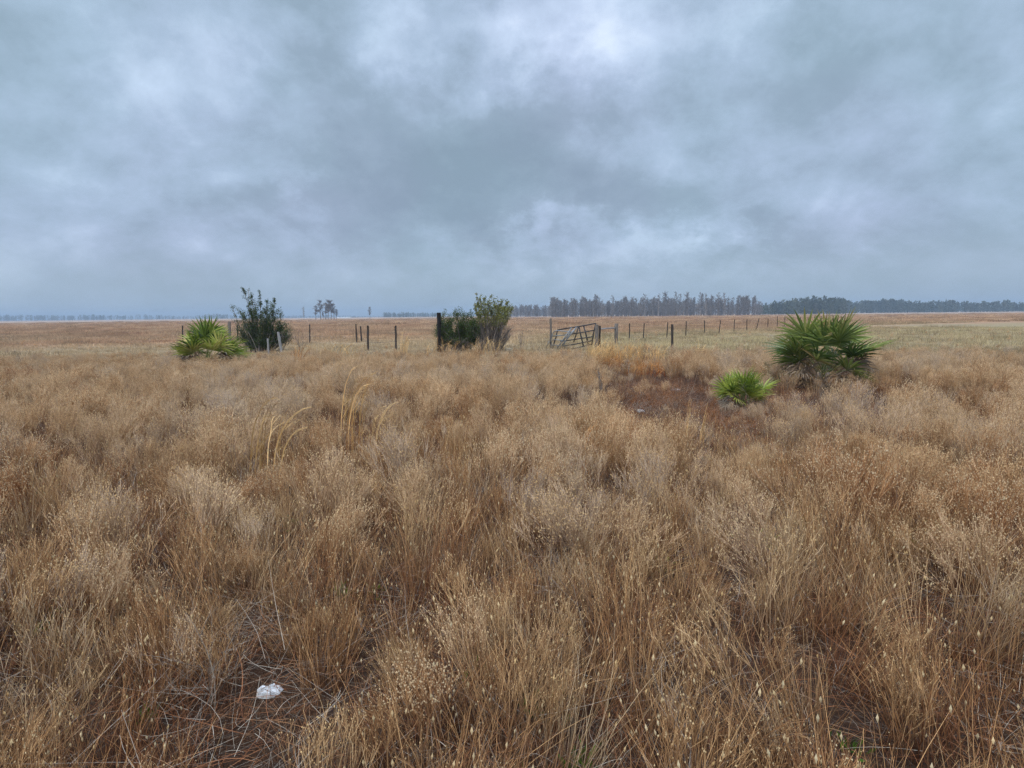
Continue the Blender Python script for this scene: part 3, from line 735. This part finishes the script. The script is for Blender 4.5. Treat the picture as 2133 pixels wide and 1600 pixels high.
palmetto('small bright green palmetto standing alone beside the rusty clearing', 1546, 9.2, .50, 27, M['palm'], 26, PG, up=.62, fanr=.62, seed=6, tmax=50)
palmetto('large dark green palmetto at the right, tallest of the palmettos', 1716, 12.0, 1.36, 34, M['palm_dark'], 30, PG, up=.58, fanr=.46, seed=9)
palmetto('yellow green palmetto at the left before the dark shrub', 436, 17.5, 1.32, 27, M['palm'], 24, PG, up=.58, fanr=.47, seed=13)
rnd.seed(77)

# ------------------------------------------------------------------ posts, fences, gates
def post_mesh(p0, p1, r, n=9, char=False, o=V(0, 0, 0)):
    m = MB(); k = 7; pts = []; rad = []
    for i in range(k):
        u = i / (k - 1); pts.append(p0.lerp(p1, u) - o + V(rnd.gauss(0, r * .07), rnd.gauss(0, r * .07), 0)); rad.append(r * rnd.uniform(.92, 1.06))
    pts.append(pts[-1] + (p1 - p0).normalized() * r * .18); rad.append(r * .82)
    m.tube(pts, rad, n)
    for i in range(len(m.v)): m.v[i] = m.v[i] + V(rnd.gauss(0, r * .05), rnd.gauss(0, r * .05), 0)
    return m
def post_pts(xt, yt, xb, D):
    """top seen at xt, yt; foot at xb on the ground D metres ahead"""
    g = ground_at(xb, D); g.z -= .15
    return g, at(xt, yt, D)
def lone_post(xt, yt, xb, D, r, mat, label, group='weathered posts by the old gate', name='fence_post'):
    p0, p1 = post_pts(xt, yt, xb, D); o = V(p0.x, p0.y, 0)
    e = post_mesh(p0, p1, r, o=o).build(name, M[mat], smooth=False); e.location = o
    return tag(e, label, 'post', group)
lone_post(1147, 664, 1147, 26.6, .052, 'wood_grey', 'tall slim grey round post at the left end of the bent gate')
lone_post(1243, 677, 1243, 25.6, .082, 'wood_grey', 'thick grey gate post at the right end of the bent gate')
lone_post(1249, 679, 1249, 26.1, .05, 'wood_dark', 'dark post right behind the thick grey gate post')
lone_post(1284, 674.5, 1283, 29, .095, 'wood_grey', 'thick short post at the right end of the pale brace rail')
lone_post(1400.5, 676, 1400, 25, .056, 'wood_dark', 'thick dark post in front of the right fence line')
lone_post(914, 652, 914.5, 25.0, .092, 'wood_black', 'tall charred black post beside the low green shrub')
lone_post(579.5, 692, 589, 22.5, .05, 'wood_pale', 'pale grey post leaning left at the foot of the dark shrub')
lone_post(558, 706, 560, 23.5, .04, 'wood_pale', 'short pale stub post in front of the dark shrub')
lone_post(478, 670, 478, 36, .095, 'wood_grey', 'thick grey post behind the yellow green palmetto')
# brace rail
m = MB(); a = at(1251, 685.5, 26.2); b = at(1281, 683.5, 28.9)
m.tube([a, a.lerp(b, .5) + V(0, 0, .01), b], .035, 8); tag(m.build('brace_rail', M['wood_pale'], smooth=True), 'pale horizontal rail joining two gate posts', 'rail')

def fence(name, label, posts, mat, wires, post_r, ext=None):
    """posts: (top x, top y, foot x, distance, radius)"""
    P = [post_pts(*p[:4]) for p in posts]
    o = V(P[0][0].x, P[0][0].y, 0); root = empty(name, o); tag(root, label, 'fence')
    tops = []
    for (p0, p1), s in zip(P, posts):
        post_mesh(p0, p1, s[4] if len(s) > 4 else post_r, 7, o=o).build('post', M[mat], root)
    for h in wires:
        m = MB()
        for (a, b) in zip(P[:-1], P[1:]):
            q0 = a[0].lerp(a[1], (h + .15) / 1.2) - o; q1 = b[0].lerp(b[1], (h + .15) / 1.2) - o
            pts = [q0.lerp(q1, u / 5) + V(0, 0, -.03 * math.sin(PI * u / 5)) for u in range(6)]
            m.tube(pts, .0062, 3, caps=False)
        m.build('wire', M['wire'], root)
    return root
RF = [(1311.5, 674, 1311, 34.5), (1342, 673.5, 1339.5, 35.2), (1391, 671.5, 1388.7, 37.3), (1429.7, 669.5, 1428.5, 39.5), (1467.8, 667.5, 1467.6, 42), (1501.3, 667, 1497, 44), (1530, 665.5, 1528.8, 47.5),
      (1556, 664.5, 1555.3, 50), (1581, 664, 1574.5, 52), (1600, 664, 1599, 56), (1619.3, 659, 1619.2, 58.5, .035), (1635, 661, 1634.8, 61), (1652, 661, 1652, 64), (1668, 660.5, 1668, 67), (1683, 660, 1684, 70), (1697, 659.6, 1697, 73.5), (1711, 659, 1710, 77)]
fence('wire_fence', 'long line of thin leaning posts and wire receding across the pasture', RF, 'wood_dark', (.3, .6, .9), .034)
LF = [(380, 678.5, 381, 38), (436, 677.5, 436, 37), (494.5, 677, 495, 36.5), (568, 677, 568, 36), (645, 676, 645.3, 35.5), (741, 675.5, 743.8, 34.5)]
fence('wire_fence', 'short dark posts with wire running behind the dark shrub', LF, 'wood_dark', (.35, .75), .042)
LF2 = [(751, 680, 753.5, 36), (766, 678.5, 766.3, 26.5), (824, 678.5, 825, 27.2)]
fence('wire_fence', 'two straight dark posts and one leaning post left of the charred post', LF2, 'wood_dark', (.35, .75), .048)

def Z2(u, v, D): return at(860 + u / 5.3325, 580 + v / 5.3325, D)
def gate(name, label, tubes, mat, r, o):
    root = empty(name, o); tag(root, label, 'gate', 'bent metal gates between the posts')
    for (part, pts, rr) in tubes:
        m = MB(); m.tube([p - o for p in pts], rr, 7); m.build(part, M[mat], root, smooth=True)
o = ground_at(1205, 26)
def dl(u): return 26.55 - (u - 1550) / 480 * .75
def pl(lst, off=0): return [Z2(u, v, dl(u) + off) for (u, v) in lst]
T = .031
gate('tube_gate', 'dark bent tube gate slumped against the thick grey post', [
    ('rail', pl([(1608, 573), (1720, 553), (1840, 535), (1940, 517), (2033, 499)]), T),
    ('rail', pl([(1560, 642), (1700, 628), (1860, 604), (2012, 576)]), T * .85),
    ('rail', pl([(1640, 700), (1700, 692), (1860, 668), (2003, 646)]), T * .85),
    ('rail', pl([(1665, 750), (1760, 738), (1880, 715), (1995, 690)]), T * .85),
    ('rail', pl([(1660, 790), (1780, 780), (1890, 757), (1985, 730)]), T * .85),
    ('upright', pl([(1608, 573), (1590, 650), (1562, 740), (1550, 790)]), T),
    ('upright', pl([(1838, 536), (1815, 620), (1787, 705)], -.03), T * .9),
    ('upright', pl([(1844, 536), (1868, 640), (1896, 760)], .04), T * 1.1),
    ('upright', pl([(1897, 527), (1922, 620), (1952, 740)], .04), T * 1.1),
    ('upright', pl([(2033, 499), (2008, 600), (1988, 740)]), T)], 'metal_dark', T, o)
gate('tube_gate', 'pale galvanised tube gate with round corner fallen diagonally through the dark gate', [
    ('frame', pl([(1520, 720), (1540, 660), (1550, 622), (1562, 598), (1583, 584), (1612, 581), (1725, 592), (1800, 598)], -.1), T * .8),
    ('diagonal_bar', pl([(1763, 547), (1640, 722), (1590, 800)], -.12), T * .8),
    ('diagonal_bar', pl([(1818, 540), (1700, 690), (1612, 800)], -.12), T),
    ('diagonal_bar', pl([(1792, 565), (1670, 690), (1602, 765)], -.06), T * .7),
    ('diagonal_bar', pl([(1745, 590), (1705, 680), (1650, 800)], -.16), T * .7),
    ('rail', pl([(1550, 684), (1600, 682), (1680, 694)], -.1), T * .7),
    ('rail', pl([(1548, 640), (1600, 636), (1700, 630)], -.1), T * .6),
    ('rail', pl([(1540, 740), (1620, 744), (1700, 752)], -.1), T * .7),
    ('loose_bar', pl([(1512, 695), (1475, 785)], -.2), T * .5)], 'metal_pale', T, o + V(-.3, -.1, 0))

# ------------------------------------------------------------------ small pale things on the ground
def chip(name, label, cat, x, y, size, mat, flat=.3, seed=0, z=0.02, crack=True):
    rnd.seed(seed)
    d = ROT @ Vector(((x - CX) / F, -(y - CY) / F, -1.0)); tt = (CAMH - z) / -d.z; p = CAMP + d * tt
    m = MB(); nr, na = 5, 18; vs = [V(0, 0, size * flat)]; fs = []
    for i in range(1, nr + 1):
        r = size * i / nr
        for a in range(na):
            an = 2 * PI * a / na; k = 1 + .22 * noise.noise(V(math.cos(an) * 1.6, math.sin(an) * 1.6, seed)) + .04 * rnd.gauss(0, 1) * (i / nr)
            h = size * flat * (1 - (i / nr) ** 2.4) + noise.noise(V(r * math.cos(an) * 30, r * math.sin(an) * 30, seed)) * size * .2
            if crack and abs(an - 2.0 - .3 * math.sin(i)) < .2: h -= size * .12
            if i == nr: h = -size * .18
            vs.append(V(r * k * math.cos(an), r * k * .74 * math.sin(an), h))
    for a in range(na): fs.append((0, 1 + a, 1 + (a + 1) % na))
    for i in range(nr - 1):
        for a in range(na):
            b = 1 + i * na; fs.append((b + a, b + na + a, b + na + (a + 1) % na, b + (a + 1) % na))
    m.add(vs, fs, [(.5, 0, .5, 1)] * len(vs))
    e = m.build(name, M[mat]); e.location = V(p.x, p.y, hgt(p.x, p.y) + z * .5); tag(e, label, cat, 'pale stones on the ground' if mat == 'stone' else None)
    return V(p.x, p.y, 0)
WP = chip('white_stone', 'cracked flat white stone lying in the dead grass at the lower left', 'stone', 558, 1412, .058, 'white', .16, 3, .03)
chip('pale_stone', 'pale grey stone in the rusty clearing, farthest from the palmetto', 'stone', 1334, 854, .075, 'stone', .3, 8, .03)
chip('pale_stone', 'whitish flat stone at the far edge of the rusty clearing', 'stone', 1408, 808, .11, 'stone', .12, 12, .03)
chip('pale_stone', 'small pale stone in the weeds left above the rusty clearing', 'stone', 1268, 829, .05, 'stone', .3, 15, .03) if False else None
rnd.seed(501)

# ------------------------------------------------------------------ cypress trees
def cypress(h, style):
    """tall bare cypress: buttressed trunk, short level limbs, shaggy twig clusters"""
    tr, cr = MB(), MB()
    k = 10; pts = [V(0, 0, -.2)]; cx, cy = 0., 0.
    for i in range(1, k + 1):
        cx += rnd.gauss(0, .10); cy += rnd.gauss(0, .10); pts.append(V(cx, cy, h * i / k))
    rad = [.55, .27] + [.25 * (1 - i / k) + .05 for i in range(2, k + 1)]
    tr.tube(pts, rad, 7, b=rnd.uniform(.2, .8))
    z0 = {'bare': .25, 'shag': .10, 'top': .38}[style]
    nb = {'bare': 38, 'shag': 64, 'top': 44}[style]
    for q in range(nb):
        u = z0 + (1.0 - z0) * (q + rnd.random()) / nb; i = min(int(u * k), k - 1); p = pts[i].lerp(pts[i + 1], u * k - i)
        L = h * rnd.uniform(.05, .13) * (.75 + u * .45)
        if style == 'shag': L *= rnd.uniform(.8, 1.3)
        if style == 'top': L *= rnd.uniform(.9, 1.9)
        if u > .93: L *= .8
        d = sph(R(rnd.uniform(55, 95)) if u < .85 else R(rnd.uniform(25, 85)))
        bp = curve(p, d, L, .35, 4); tr.tube(bp, [.07, .06, .045, .035, .02], 3, caps=False)
        nl = {'bare': 15, 'shag': 24, 'top': 34}[style]
        for w in range(nl):
            kq = rnd.uniform(.25, 1) * 4; i2 = min(int(kq), 3); lp = bp[i2].lerp(bp[i2 + 1], kq - i2) + V(rnd.gauss(0, .16), rnd.gauss(0, .16), rnd.gauss(0, .12))
            dd = V(rnd.gauss(0, .5), rnd.gauss(0, .5), rnd.choice([-1, -.6, .4])); ll = rnd.uniform(.35, 1.0)
            cr.leaf(lp, dd, ll, rnd.uniform(.08, .19), b=min(1, max(0, rnd.gauss(.45, .25))))
    return tr, cr
CYP = []
for i in range(14):
    st = ['shag', 'bare', 'shag', 'top', 'shag', 'bare', 'shag'][i % 7]
    tr, cr = cypress(15, st)
    CYP.append((tr.mesh('trunk', M['cypress']), cr.mesh('crown', M['moss']), st))
TOPS = []
for i in range(4):
    tr, cr = cypress(15, 'top'); TOPS.append((tr.mesh('trunk', M['cypress']), cr.mesh('crown', M['moss_warm']), 'top'))
def put_cypress(kind, p, h, label, group, wide=1.):
    root = empty('cypress_tree', p); root.scale = (h / 15 * wide, h / 15 * wide, h / 15); root.rotation_euler[2] = rnd.random() * 6.28
    a = bpy.data.objects.new('trunk', kind[0]); b = bpy.data.objects.new('crown', kind[1])
    for c in (a, b): COL.objects.link(c); c.parent = root
    tag(root, label, 'tree', group)
def zat(x, y, D): return at(x, y, D).z
SG = 'bare grey cypress trees in the far stand'
# trees whose tops stand out over the stand, each at its place
prom = [(1157, 620, 'tall cypress with full crown at the left end of the far stand'), (1176, 625, 'second tall cypress from the left end of the far stand'), (1196, 623, 'full crowned cypress above the gate in the far stand'),
        (1221, 624, 'round topped cypress right of the one above the gate'), (1240, 617, 'cypress with a thin forked top above the thick gate post'), (1276, 617, 'narrow spindly cypress with a small knob top, above the brace post'),
        (1303, 619, 'cypress with dark tufted top right of the spindly knob topped one'), (1316, 622, 'thin cypress beside the dark tufted one'), (1343, 614, 'tall pointed cypress above the second fence post'),
        (1371, 614, 'tall twisted cypress near the middle of the stand'), (1384, 611, 'cypress with a knotted crown rising over the middle of the stand'), (1408, 609, 'tallest cypress with stacked flat tufts at its top'),
        (1416, 613, 'thin cypress touching the tallest one'), (1431, 613, 'single straight cypress with bare neck standing over the stand'), (1459, 611, 'slim cypress with two small tufts on top'), (1470, 613, 'slim cypress right of the two tufted one'),
        (1481, 618, 'cypress with broken flat top in the right half'), (1496, 611, 'cypress with a wide T shaped top'), (1507, 611, 'cypress with small T shaped top'), (1538, 617, 'broad rounded cypress near the right end'),
        (1550, 620, 'broad cypress second from the right end'), (1568, 622, 'wide flat crowned cypress at the right end of the far stand')]
for i, (x, y, lb) in enumerate(prom):
    D = rnd.uniform(366, 385); g = ground_at(x, D); g.z = 0
    kd = CYP[[1, 3, 5, 8, 10, 12][i % 6]] if 6 < i < 19 or i in (4, 5) else CYP[[0, 2, 4, 6][i % 4]]
    put_cypress(kd, g, zat(x, y, D), lb, SG, 1.0 if 6 < i < 19 else 1.15)
for i in range(225):
    u = rnd.random() ** 1.2; x = 1148 + 437 * u; D = rnd.uniform(372, 440); g = ground_at(x, D); g.z = 0
    ty = 628 + rnd.gauss(0, 4.6) + (4 if 1255 < x < 1330 else 0) - 4 * max(0, (x - 1440) / 140)
    put_cypress(rnd.choice(CYP), g, zat(x, max(614, ty), D), 'grey cypress packed among others in the dense far stand', SG, 1.2)
for i in range(45):
    x = rnd.uniform(1055, 1160); D = rnd.uniform(520, 600); g = ground_at(x, D); g.z = 0
    put_cypress(rnd.choice(CYP), g, zat(x, 638 + rnd.gauss(0, 1.5), D), 'smaller distant cypress left of the dense far stand', 'lower cypress trees farther off', 1.25)
CG = 'cypress trees in the small left clump'
for (x, y, lb) in [(658, 638, 'leftmost leaning cypress of the small clump'), (668, 627, 'tall cypress left of the gap in the small clump'), (674, 650, 'short cypress under the tall left ones of the small clump'), (679, 632, 'slim cypress in the middle of the small clump'),
                   (684, 627, 'tallest full crowned cypress in the small clump'), (690, 628, 'tall cypress right of the tallest in the small clump'), (696, 634, 'drooping cypress toward the right of the small clump'), (701, 645, 'shorter shaggy cypress at the right end of the small clump')]:
    g = ground_at(x, 380 + rnd.uniform(-4, 4)); g.z = 0; put_cypress(rnd.choice(TOPS), g, zat(x, y, 380), lb, CG, 1.25)
g = ground_at(633, 385); g.z = 0; put_cypress(CYP[8], g, zat(633, 640, 385), 'lone shaggy cypress left of the small clump', None)
g = ground_at(771, 385); g.z = 0; put_cypress(TOPS[1], g, zat(771, 640, 385), 'lone vase shaped cypress right of the small clump', None)

# far woods, each a single mass on the horizon
def far_wood(name, x0, x1, D, y_of, n, label, mat='pine', depth=60, spiky=.5):
    m = MB(); o = ground_at((x0 + x1) / 2, D); o.z = 0
    for i in range(n):
        x = rnd.uniform(x0, x1); DD = D + rnd.uniform(0, depth); g = ground_at(x, DD); g.z = 0
        h = zat(x, y_of(x), DD) * (rnd.uniform(.6, 1.0) if rnd.random() < .8 else rnd.uniform(.9, 1.15)); w = h * rnd.uniform(.22, .4)
        c = g - o; m.tube([c, c + V(0, 0, h * .7)], [.2, .1], 4, caps=False, b=.3)
        pine = rnd.random() < spiky; b = rnd.random() * .6
        nl = int((60 if D < 700 else 34) * (1 if mat == 'pine' else 1.8))
        for q in range(nl):
            u = rnd.random() ** .8; z = h * (.02 + .98 * u); rr = w * ((1 - u) ** .7 if pine else math.sqrt(max(0, 1 - (2 * u - 1) ** 2)) * 1.15) * math.sqrt(rnd.random())
            a = rnd.random() * 6.28; p = c + V(rr * math.cos(a), rr * math.sin(a), z); s = h * .16
            m.leaf(p, sph(rnd.uniform(.3, 1.5) if mat == 'pine' else rnd.gauss(0, .2)), s * rnd.uniform(.7, 1.3), s * (.6 if mat == 'pine' else .22), b=min(1, b + rnd.random() * .4))
    e = m.build(name, M[mat]); e.location = o; return tag(e, label, 'wood', kind='stuff')
far_wood('far_wood', 1575, 1760, 470, lambda x: 636 - min(12, max(0, (x - 1590) * .16)), 260, 'dark green grey wood at the right end of the cypress stand', depth=70, spiky=.85)
far_wood('far_wood', 1760, 2300, 620, lambda x: 630 + 8 * noise.noise(V(x * .01, 0, 0)), 620, 'hazy wood far off at the right of the field', spiky=.8)
far_wood('far_wood', 800, 925, 1000, lambda x: 652 + 2 * noise.noise(V(x * .05, 0, 0)), 200, 'hazy line of pines behind the charred post', spiky=.8)
far_wood('far_wood', 925, 1150, 1300, lambda x: 653 + 1.5 * noise.noise(V(x * .05, 4, 0)), 260, 'faint blue tree line behind the green shrubs')
far_wood('far_wood', 560, 805, 1700, lambda x: 657.5 + 1.5 * noise.noise(V(x * .03, 2, 0)), 330, 'faint blue tree line behind the small cypress clump')
far_wood('far_wood', -200, 565, 1250, lambda x: 657 + 4 * noise.noise(V(x * .012, 7, 0)), 560, 'hazy blue wood on the horizon at the left')

far_wood('cypress_thicket', 1150, 1588, 405, lambda x: 634, 330, 'dense grey thicket filling the inside of the cypress stand', mat='moss', depth=60, spiky=0)
far_wood('cypress_thicket', 1050, 1155, 600, lambda x: 643, 110, 'grey thicket inside the lower distant cypress trees', mat='moss', depth=40, spiky=0)
# long white building far off
p = ground_at(717, 700); m = MB()
L_, W_, H_ = 17.0, 5.0, .9
vs = [V(-L_/2, -W_/2, 0), V(L_/2, -W_/2, 0), V(L_/2, W_/2, 0), V(-L_/2, W_/2, 0), V(-L_/2, -W_/2, H_), V(L_/2, -W_/2, H_), V(L_/2, W_/2, H_), V(-L_/2, W_/2, H_)]
m.add(vs, [(0, 1, 5, 4), (1, 2, 6, 5), (2, 3, 7, 6), (3, 0, 4, 7)], [(.5, 0, .5, 1)] * 8)
root = empty('low_building', V(p.x, p.y, 0)); tag(root, 'long low white building far behind the small cypress clump', 'building')
m.build('wall', M['barn'], root)
m2 = MB(); e_ = .4
rv = [V(-L_/2 - e_, -W_/2 - e_, H_), V(L_/2 + e_, -W_/2 - e_, H_), V(L_/2 + e_, 0, H_ + .5), V(-L_/2 - e_, 0, H_ + .5), V(-L_/2 - e_, W_/2 + e_, H_), V(L_/2 + e_, W_/2 + e_, H_)]
m2.add(rv, [(0, 1, 2, 3), (3, 2, 5, 4), (0, 3, 4), (1, 5, 2)], [(.5, 0, .5, 1)] * 6); m2.build('roof', M['barn'], root)

# ------------------------------------------------------------------ haze
HZ = 0.00055
me = bpy.data.meshes.new('haze'); a, z0, z1 = 2600., -1.2, 30.
me.from_pydata([(-a, -a, z0), (a, -a, z0), (a, a, z0), (-a, a, z0), (-a, -a, z1), (a, -a, z1), (a, a, z1), (-a, a, z1)], [],
               [(3, 2, 1, 0), (4, 5, 6, 7), (0, 1, 5, 4), (1, 2, 6, 5), (2, 3, 7, 6), (3, 0, 4, 7)])
m_, t = nt('haze_air'); out = N(t, 'ShaderNodeOutputMaterial'); pv = N(t, 'ShaderNodeVolumePrincipled')
pv.inputs['Color'].default_value = (.56, .69, .86, 1); pv.inputs['Density'].default_value = HZ
t.links.new(pv.outputs[0], out.inputs['Volume']); me.materials.append(m_)
hz = bpy.data.objects.new('haze', me); COL.objects.link(hz); hz['kind'] = 'stuff'; hz['label'] = 'pale blue haze over the flat field'; hz['category'] = 'haze'

# ------------------------------------------------------------------ sky and light
SUN_EL, SUN_AZ = R(52), R(205)          # soft light from behind, slightly left
w = bpy.data.worlds.new('World'); scene.world = w; w.use_nodes = True; t = w.node_tree; t.nodes.clear()
out = N(t, 'ShaderNodeOutputWorld'); bg = N(t, 'ShaderNodeBackground'); bg.inputs[1].default_value = 0.1
t.links.new(bg.outputs[0], out.inputs[0])
sky = N(t, 'ShaderNodeTexSky', sky_type='NISHITA', sun_disc=False); sky.sun_elevation = SUN_EL; sky.sun_rotation = SUN_AZ
sky.air_density = 1; sky.dust_density = 2
tc = N(t, 'ShaderNodeTexCoord'); D0 = tc.outputs['Generated']
def vm(op, a, b=None):
    n = N(t, 'ShaderNodeVectorMath', operation=op)
    for i, x in enumerate((a, b)):
        if x is None: continue
        if isinstance(x, tuple): n.inputs[i].default_value = x
        else: t.links.new(x, n.inputs[i])
    return n
sx = N(t, 'ShaderNodeSeparateXYZ'); t.links.new(D0, sx.inputs[0])
zc = mth(t, 'MAXIMUM', sx.outputs[2], 0.0); den = mth(t, 'ADD', zc, .62)
cb = N(t, 'ShaderNodeCombineXYZ'); t.links.new(mth(t, 'DIVIDE', sx.outputs[0], den), cb.inputs[0]); t.links.new(mth(t, 'DIVIDE', sx.outputs[1], den), cb.inputs[1])
def wn(sc, det, rough, dist=0., off=(0, 0, 0), vec=None):
    v = vm('ADD', vec or cb.outputs[0], off)
    n = N(t, 'ShaderNodeTexNoise'); n.inputs['Scale'].default_value = sc; n.inputs['Detail'].default_value = det; n.inputs['Roughness'].default_value = rough
    n.inputs['Distortion'].default_value = dist; t.links.new(v.outputs[0], n.inputs[0]); return n
big = wn(2.0, 6, .52, .25, (3.3, 1.7, 0)).outputs['Fac']
fin = wn(5.4, 9, .6, .15, (8.1, 2.2, 0)).outputs['Fac']
wob = wn(4.6, 8, .62, 0, (0, 0, 4))
az = mth(t, 'ARCTAN2', sx.outputs[0], sx.outputs[1]); el = mth(t, 'ARCSINE', sx.outputs[2])
sc_ = N(t, 'ShaderNodeSeparateColor'); t.links.new(wob.outputs['Color'], sc_.inputs[0])
azw = mth(t, 'MULTIPLY_ADD', mth(t, 'SUBTRACT', sc_.outputs[0], .5), .55, az)
elw = mth(t, 'MULTIPLY_ADD', mth(t, 'SUBTRACT', sc_.outputs[1], .5), .34, el)
def px_dir(x, y):
    d = (ROT @ Vector(((x - CX) / F, -(y - CY) / F, -1.0))).normalized(); return math.atan2(d.x, d.y), math.asin(d.z)
def blobf(x, y, wx, wy, soft=1.0):
    a0, e0 = px_dir(x, y)
    da = mth(t, 'DIVIDE', mth(t, 'SUBTRACT', azw, a0), wx / F); de = mth(t, 'DIVIDE', mth(t, 'SUBTRACT', elw, e0), wy / F)
    r2 = mth(t, 'ADD', mth(t, 'MULTIPLY', da, da), mth(t, 'MULTIPLY', de, de))
    return mth(t, 'EXPONENT', mth(t, 'MULTIPLY', r2, -1.0))
val = mth(t, 'MULTIPLY_ADD', mth(t, 'SUBTRACT', big, .5), 1.1, .42)
val = mth(t, 'MULTIPLY_ADD', mth(t, 'SUBTRACT', fin, .5), 1.0, val)
fin2 = wn(13, 7, .62, .3, (1.3, 4.4, 3)).outputs['Fac']
val = mth(t, 'MULTIPLY_ADD', mth(t, 'SUBTRACT', fin2, .5), .32, val)
for (x, y, wx, wy, amp) in [(1080, 90, 190, 110, .20), (880, 20, 200, 60, .2), (1480, 60, 260, 90, .22), (1450, 290, 200, 70, .16), (930, 180, 90, 80, .2),
                            (1090, 250, 170, 110, -.26), (640, 130, 150, 100, -.10), (700, 430, 300, 80, -.24), (1150, 400, 350, 45, -.16), (1130, 500, 250, 40, .20), (1420, 500, 110, 30, .16),
                            (1590, 520, 120, 40, -.22), (1100, 600, 500, 20, .06), (600, 320, 200, 70, .06), (1560, 150, 120, 60, -.08)]:
    val = mth(t, 'MULTIPLY_ADD', blobf(x, y, wx, wy), amp * 1.05, val)
ccol = ramp(t, mth(t, 'ADD', val, 0, clamp=True), [(0, (.20, .262, .335)), (.3, (.24, .312, .395)), (.55, (.32, .405, .525)), (.78, (.44, .54, .68)), (1, (.62, .72, .83))])
tint = wn(2.0, 4, .5, 0, (5, 9, 2)).outputs['Fac']
ccol = mix(t, mth(t, 'MULTIPLY_ADD', tint, 3.0, -1.0, True), mix(t, 1.0, ccol, (.965, 1.015, 1.0), 'MULTIPLY'), mix(t, 1.0, ccol, (1.02, .985, 1.03), 'MULTIPLY'))
# low band near the horizon evens out into blue grey
hb = N(t, 'ShaderNodeMapRange', interpolation_type='SMOOTHSTEP'); t.links.new(el, hb.inputs[0]); hb.inputs[1].default_value = 0.0; hb.inputs[2].default_value = R(9); hb.inputs[3].default_value = .75; hb.inputs[4].default_value = 0
ccol = mix(t, hb.outputs[0], ccol, (.27, .345, .41))
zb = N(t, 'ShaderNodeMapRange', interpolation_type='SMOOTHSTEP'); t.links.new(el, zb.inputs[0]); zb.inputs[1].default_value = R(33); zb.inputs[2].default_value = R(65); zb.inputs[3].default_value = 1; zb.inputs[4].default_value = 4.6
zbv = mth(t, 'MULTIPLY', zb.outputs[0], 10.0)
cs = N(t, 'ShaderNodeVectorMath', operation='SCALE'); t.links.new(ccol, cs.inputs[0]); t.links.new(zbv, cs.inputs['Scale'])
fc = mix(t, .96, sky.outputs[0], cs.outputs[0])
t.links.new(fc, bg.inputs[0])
sd = bpy.data.lights.new('sun', 'SUN'); sd.energy = 1.5; sd.angle = R(14); sd.color = (1, .96, .9)
so = bpy.data.objects.new('sun', sd); COL.objects.link(so)
sdir = V(math.sin(SUN_AZ) * math.cos(SUN_EL), math.cos(SUN_AZ) * math.cos(SUN_EL), math.sin(SUN_EL))
so.rotation_euler = sdir.to_track_quat('Z', 'Y').to_euler(); so.location = (0, 0, 40)
scene.view_settings.view_transform = 'Standard'; scene.view_settings.look = 'None'
scene.view_settings.exposure = 0.45; scene.view_settings.gamma = 1
scene.render.engine = 'CYCLES'
cy = scene.cycles
cy.max_bounces = 5; cy.diffuse_bounces = 2; cy.glossy_bounces = 2; cy.transmission_bounces = 2; cy.volume_bounces = 0
cy.use_denoising = True; cy.denoiser = 'OPENIMAGEDENOISE'; cy.denoising_input_passes = 'RGB_ALBEDO_NORMAL'; cy.denoising_prefilter = 'NONE'; cy.use_adaptive_sampling = True; cy.adaptive_threshold = 0.025
cy.sample_clamp_indirect = 4
